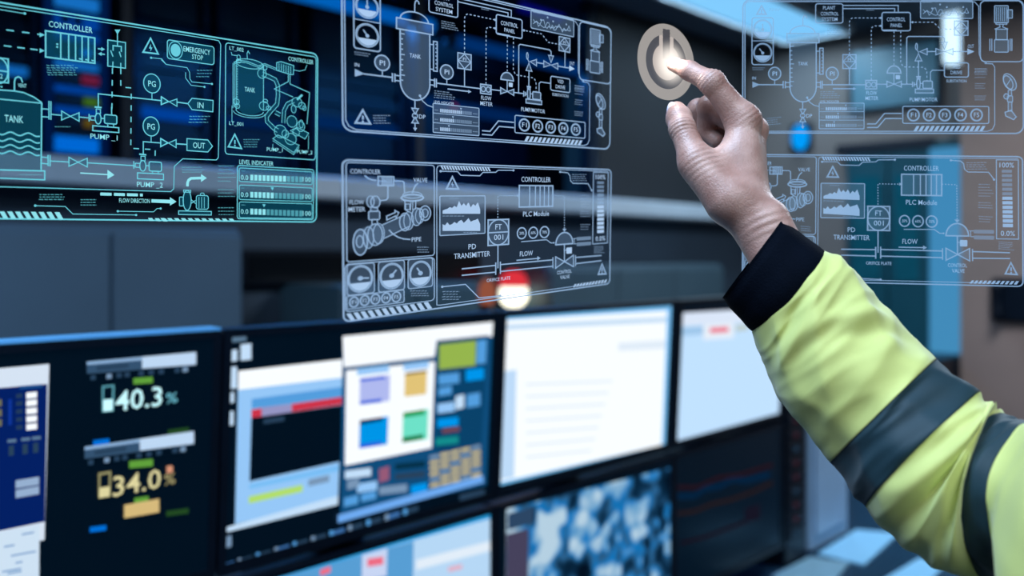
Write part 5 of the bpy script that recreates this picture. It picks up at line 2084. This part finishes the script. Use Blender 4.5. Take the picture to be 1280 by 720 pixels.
C_.text('PIPE', 653, 27, 78, 35)
C_.micro(655, 82, 782, 142, 3, 50)
C_.part('gauge')
for x0, y0, x1, y1, cx, cy, rx, ry, nx, ny in ((86, 236, 310, 462, 195, 350, 100, 108, 265, 343), (343, 214, 556, 436, 452, 328, 94, 104, 490, 276), (585, 193, 785, 410, 687, 308, 88, 102, 658, 260)):
    C_.part('gauge')
    C_.box(x0, y0, x1, y1, 2.5, 1.0, 'gauge_fill')
    C_.circ(cx, cy, rx, ry, 1.4)
    C_.circ(cx, cy, rx * 0.9, ry * 0.9, 0.8)
    C_.line((cx, cy - 6), (nx, ny), w=1.7)
    C_.dot(cx, cy - 4, 2.6)
    C_.part('gauge_level', 'solid')
    q = C_.ell(cx, cy, rx * 0.88, ry * 0.88, 20, 160, 16)
    C_.add(q, [tuple(range(len(q)))])
C_.part('function_keys')
C_.box(84, 494, 553, 540, 1.5, 1.0, 'gauge_fill')
for k, (x, y) in enumerate(((143, 540), (231, 527), (318, 516), (405, 506), (489, 497))):
    C_.circ(x, y, 35, 40, 1.5)
    C_.text('F%d' % (k + 1), x, y, 34, 30)
C_.micro(600, 440, 762, 498, 3, 51)
C_.haz(80, 636, 770, 536, 52, 12, 34)
C_.src(*X1)
C_.part('area_chart')
b0 = C_.m(845, 360)
C_.src(*X2)
b1_ = C_.m(102, 664)
C_.box(b0[0], b0[1], b1_[0], b1_[1], 1, 1.2, 'area_chart_fill', raw=True)
C_.src(*X1)
for dy, pk in ((0, (480, 470, 465, 450, 458, 440, 452, 400, 440, 418, 440, 412, 452, 425, 440, 410, 470)), (140, (590 - 140, 600 - 140, 575 - 140, 598 - 140, 590 - 140, 572 - 140, 585 - 140, 565 - 140, 555 - 140, 580 - 140, 562 - 140, 540 - 140, 570 - 140, 560 - 140, 555 - 140, 545 - 140, 590 - 140))):
    C_.part('area_chart', 'solid')
    xs = [868 + k * 19.2 for k in range(17)]
    for k in range(16):
        C_.poly((xs[k], 505 + dy), (xs[k], pk[k] + dy), (xs[k + 1], pk[k + 1] + dy), (xs[k + 1], 505 + dy))
C_.micro(915, 370, 1050, 386, 1, 52)
C_.micro(860, 516, 1050, 532, 1, 53)
C_.micro(1030, 652, 1190, 664, 1, 54)
C_.src(*X2)
C_.part('controller_symbol')
C_.text('CONTROLLER', 519, 225, 240, 42)
bx = C_.box(383, 274, 656, 445, 0, 1.8, 'controller_fill')
for f in (0.30, 0.47, 0.61, 0.74, 0.87):
    x = bx[0] + (bx[2] - bx[0]) * f
    C_.stroke([(x, bx[1]), (x, bx[3])], 1.4)
C_.text('PLC Module', 519, 505, 212, 40)
C_.part('signal_line')
C_.line((382, 358), (207, 358), (207, 548), w=1.3, dash=(1.6, 2.0))
C_.line((658, 354), (752, 356), (752, 628), w=1.3, dash=(1.6, 2.0))
C_.tri((735, 628), (769, 628), (752, 652), solid=True)
C_.tri((366, 344), (366, 372), (384, 358), solid=True)
C_.part('transmitter_symbol')
f0 = C_.m(128, 556)
C_.text('FT', 212, 612, 52, 44)
C_.src(*X4)
f1 = C_.m(295, 165)
C_.box(f0[0], f0[1], f1[0], f1[1], 0, 1.8, 'controller_fill', raw=True)
q = [((f0[0] + f1[0]) / 2 + (f1[0] - f0[0]) / 2 * math.cos(k * 0.2244), (f0[1] + f1[1]) / 2 + (f1[1] - f0[1]) / 2 * math.sin(k * 0.2244)) for k in range(28)]
C_.stroke(q, 1.6, True)
C_.stroke([(f0[0], (f0[1] + f1[1]) / 2), (f1[0], (f0[1] + f1[1]) / 2)], 1.6)
C_.text('001', 213, 108, 76, 44)
C_.line((208, 168), (208, 362), w=1.5)
C_.text('PD', -3, 184, 62, 42)
C_.text('TRANSMITTER', -5, 253, 296, 44)
C_.part('orifice_line')
for (x0, y0, x1, y1) in ((-88, 367, 190, 338), (-88, 420, 190, 393), (228, 332, 656, 293), (228, 388, 656, 345), (845, 274, 1056, 257), (845, 324, 1056, 299)):
    C_.part('orifice_line')
    C_.line((x0, y0), (x1, y1), w=1.6)
C_.part('orifice_plate')
C_.line((190, 314), (190, 415), w=1.6)
C_.part('orifice_plate')
C_.line((228, 308), (228, 408), w=1.6)
C_.part('valve_flange')
C_.line((658, 272), (658, 362), w=1.4)
C_.part('valve_flange')
C_.line((843, 254), (843, 346), w=1.4)
C_.text('FLOW', 440, 241, 106, 40)
C_.part('flow_arrow')
C_.line((360, 297), (532, 281), w=1.5)
C_.tri((530, 263), (530, 298), (557, 278), solid=True)
C_.text('ORIFICE PLATE', 212, 451, 192, 28)
C_.part('control_valve')
C_.bow(680, 268, 680, 362, 826, 254, 826, 348, 1.5)
q = C_.ell(752, 165, 70, 96, 180, 360, 20)
C_.stroke(q, 1.8, True)
C_.part('valve_fill', 'fill')
C_.add(q, [tuple(range(len(q)))])
C_.part('control_valve')
C_.line((752, 168), (752, 306), w=1.5)
C_.line((752, 214), (770, 214), w=1.2)
C_.text('CONTROL', 750, 391, 118, 29)
C_.text('VALVE', 755, 433, 78, 29)
C_.part('control_valve', 'solid')
q = C_.rr(768, 194, 813, 240, 1)
C_.add(q, [tuple(range(len(q)))])
C_.part('valve_tag', 'dim')
for y in (106, 150):
    q = C_.rr(852, y + 2, 970, y + 22, 1)
    C_.add(q, [tuple(range(len(q)))])
C_.part('circuit_trace')
C_.line((822, 120), (852, 118), w=0.9)
C_.line((834, 120), (834, 163), (852, 161), w=0.9)
C_.line((398, 145), (606, 128), (640, 155), (666, 153), w=1.2)
C_.dot(666, 153, 1.1)
C_.src(*X2)
C_.part('percent_dial')
for x, y, t_ in ((403, 664, '20%'), (497, 660, '60%'), (589, 655, '70%')):
    C_.circ(x, y, 36, 45, 1.7)
    C_.text(t_, x, y, 40, 24)
C_.part('percent_bar')
p0 = C_.m(990, 165)
C_.text('100%', 1047, 205, 80, 38)
for k in range(13):
    C_.part('percent_bar', 'dim' if k < 6 else 'solid')
    q = C_.rr(1020, 240 + k * 33.2, 1075, 262 + k * 33.2, 0)
    C_.add(q, [(0, 1, 2, 3)])
C_.src(*X4)
p1_ = C_.m(1104, 154)
C_.text('0.0%', 1046, 118, 78, 38)
C_.part('percent_bar')
C_.box(p0[0], p0[1], p1_[0], p1_[1], 0, 1.2, raw=True)
C_.micro(992, 178, 1082, 242, 5, 60)
C_.part('warning_sign')
C_.warn((1060, 328), (1029, 412), (1092, 408))
C_.haz(836, 492, 1112, 452, 26, 11, -14)
C_.src(*X2)
C_.part('circuit_trace')
C_.dot(717, 163)
C_.line((717, 163), (778, 170), (796, 190), (802, 235), (822, 256), (944, 258), (975, 312), w=1.2)
C_.dot(975, 314)
C_.micro(810, 176, 952, 242, 4, 61)
C_.micro(880, 340, 972, 450, 5, 62)
C_.micro(880, 480, 972, 536, 3, 63)
C_.micro(880, 584, 972, 642, 3, 64)
C_.src(*X3)
C_.micro(862, 445, 1042, 530, 4, 65)
C_.part('circuit_trace')
C_.dot(865, 415)
C_.line((865, 415), (1055, 395), (1165, 505), (1340, 488), w=1.2)
C_.dot(1340, 488)


def tones(pref, line, text, fill, fa, la=0.9, st=1.0):
    return {'line': emit(pref + '_line', line, st, la), 'text': emit(pref + '_text', text, st, la), 'solid': emit(pref + '_solid', text, st, la),
            'dim': emit(pref + '_dim', line, st, la * 0.5), 'fill': emit(pref + '_fill', fill, st, fa), 'mid': emit(pref + '_mid', line, st, 0.55)}


T1 = tones('cyan', (110, 214, 232), (150, 238, 250), (16, 84, 108), 0.5)
T2 = tones('ice', (150, 184, 222), (178, 210, 246), (92, 120, 152), 0.36)
T3 = tones('frost', (140, 178, 220), (160, 200, 244), (120, 160, 196), 0.18, 0.72)
_old = Art.lay


def lay(s, *a_):
    for key in [k_ for k_ in s.parts if k_[1] == 'mid']:
        s.parts[(key[0] + '_knob', 'line', key[2])] = s.parts.pop(key)
    return _old(s, *a_)


Art.lay = lay
A.lay(1, 'hologram_panel', 'cyan hologram panel with wavy tank, two pumps and EMERGENCY STOP', T1, tint('pane_dark', (0.80, 0.86, 0.90)))
B.lay(2, 'hologram_panel', 'upper middle hologram panel with TANK, CONTROL PANEL and F1 to F5 keys', T2, tint('pane_clear', (0.90, 0.93, 0.96)))
C_.lay(3, 'hologram_panel', 'lower middle hologram panel with flow meter picture, three gauges and PLC Module', T2, tint('pane_clear', (0.90, 0.93, 0.96)))
B.lay(4, 'hologram_panel', 'upper right hologram panel with tank diagram behind the pointing hand', T3, tint('pane_pale', (0.96, 0.98, 0.99)))
C_.lay(5, 'hologram_panel', 'lower right hologram panel with PD TRANSMITTER and flow diagram above the sleeve', T3, tint('pane_pale', (0.96, 0.98, 0.99)))

# ------------------------------------------------------------------ power button touched by the fingertip
tip = V(J['i3'].tolist())
bang = math.radians(33)
bex, bey = V((math.cos(bang), math.sin(bang), 0)), UP
tdir = V((J['i3'] - J['i2']).tolist()).normalized()
bc = at(833, 77.5, 0.8475)
BPLN = Plane(bc, bex, bey)
btn = empty('power_button', bc - UP * 0.0345, 'round glowing hologram power button under the pointing fingertip', 'button')
RB = 47.5 / F * 0.8475


def disc_part(name, test, m, k, nr=90, na=300):
    vs, fs = [], []
    for i in range(nr + 1):
        for j_ in range(na):
            a_ = 2 * math.pi * j_ / na
            vs.append(BPLN.P(RB * i / nr * math.cos(a_), RB * i / nr * math.sin(a_), k))
    for i in range(nr):
        for j_ in range(na):
            a_ = 2 * math.pi * (j_ + 0.5) / na
            r_ = (i + 0.5) / nr
            if test(r_ * math.cos(a_), r_ * math.sin(a_), r_):
                fs.append((i * na + j_, (i + 1) * na + j_, (i + 1) * na + (j_ + 1) % na, i * na + (j_ + 1) % na))
    used = sorted({i for f in fs for i in f})
    mp = {o_: i for i, o_ in enumerate(used)}
    return link_mesh(name, [vs[i] for i in used], [tuple(mp[i] for i in f) for f in fs], m, btn)


isbar = lambda x, y, r_: abs(x) < 0.125 and 0.08 < y < 0.86
isarc = lambda x, y, r_: 0.475 < r_ < 0.715 and not (abs(x) < 0.25 and y > 0)
disc_part('ring', lambda x, y, r_: r_ > 0.715 and not isbar(x, y, r_), emit('button_ring', (186, 180, 176), 1.0, 0.72), 0.0)
disc_part('button_face', lambda x, y, r_: r_ <= 0.715 and not isarc(x, y, r_) and not isbar(x, y, r_), emit('button_face', (212, 200, 194), 1.0, 0.78), 0.0)
disc_part('power_symbol', lambda x, y, r_: isarc(x, y, r_) or isbar(x, y, r_), emit('button_symbol', (104, 104, 112), 1.0, 0.55), 0.0)


def glow_mat():
    m = bpy.data.materials.new('touch_glow')
    m.use_nodes = True
    nt = m.node_tree
    nt.nodes.clear()
    out = nt.nodes.new('ShaderNodeOutputMaterial')
    tc = nt.nodes.new('ShaderNodeTexCoord')
    ln = nt.nodes.new('ShaderNodeVectorMath')
    ln.operation = 'LENGTH'
    nt.links.new(tc.outputs['Object'], ln.inputs[0])
    mr = nt.nodes.new('ShaderNodeMapRange')
    mr.interpolation_type = 'SMOOTHERSTEP'
    mr.inputs['From Min'].default_value = 0.0
    mr.inputs['From Max'].default_value = 0.026
    mr.inputs['To Min'].default_value = 0.95
    mr.inputs['To Max'].default_value = 0.0
    nt.links.new(ln.outputs['Value'], mr.inputs['Value'])
    e = nt.nodes.new('ShaderNodeEmission')
    e.inputs[0].default_value = lin((255, 246, 236)) + (1,)
    e.inputs[1].default_value = 1.3
    t = nt.nodes.new('ShaderNodeBsdfTransparent')
    mx = nt.nodes.new('ShaderNodeMixShader')
    nt.links.new(mr.outputs[0], mx.inputs[0])
    nt.links.new(t.outputs[0], mx.inputs[1])
    nt.links.new(e.outputs[0], mx.inputs[2])
    nt.links.new(mx.outputs[0], out.inputs[0])
    return m


gu, gv = BPLN.hit(838, 80)
gc = BPLN.P(gu, gv, 0.0006)
gvs = [gc + BPLN.ex * (0.026 * math.cos(2 * math.pi * k / 48)) + BPLN.ey * (0.026 * math.sin(2 * math.pi * k / 48)) for k in range(48)]
me = bpy.data.meshes.new('touch_glow')
me.from_pydata([tuple(v - gc) for v in gvs], [], [tuple(range(48))])
go = bpy.data.objects.new('touch_glow', me)
COL.objects.link(go)
me.materials.append(glow_mat())
go.parent = btn
go.location = gc - ROOT[btn]
ld = bpy.data.lights.new('touch_light', 'POINT')
ld.energy = 0.09
ld.color = (1.0, 0.93, 0.86)
ld.shadow_soft_size = 0.006
lo_ = bpy.data.objects.new('touch_light', ld)
COL.objects.link(lo_)
lo_.parent = btn
lo_.location = (at(834, 70, 0.83) - ROOT[btn])
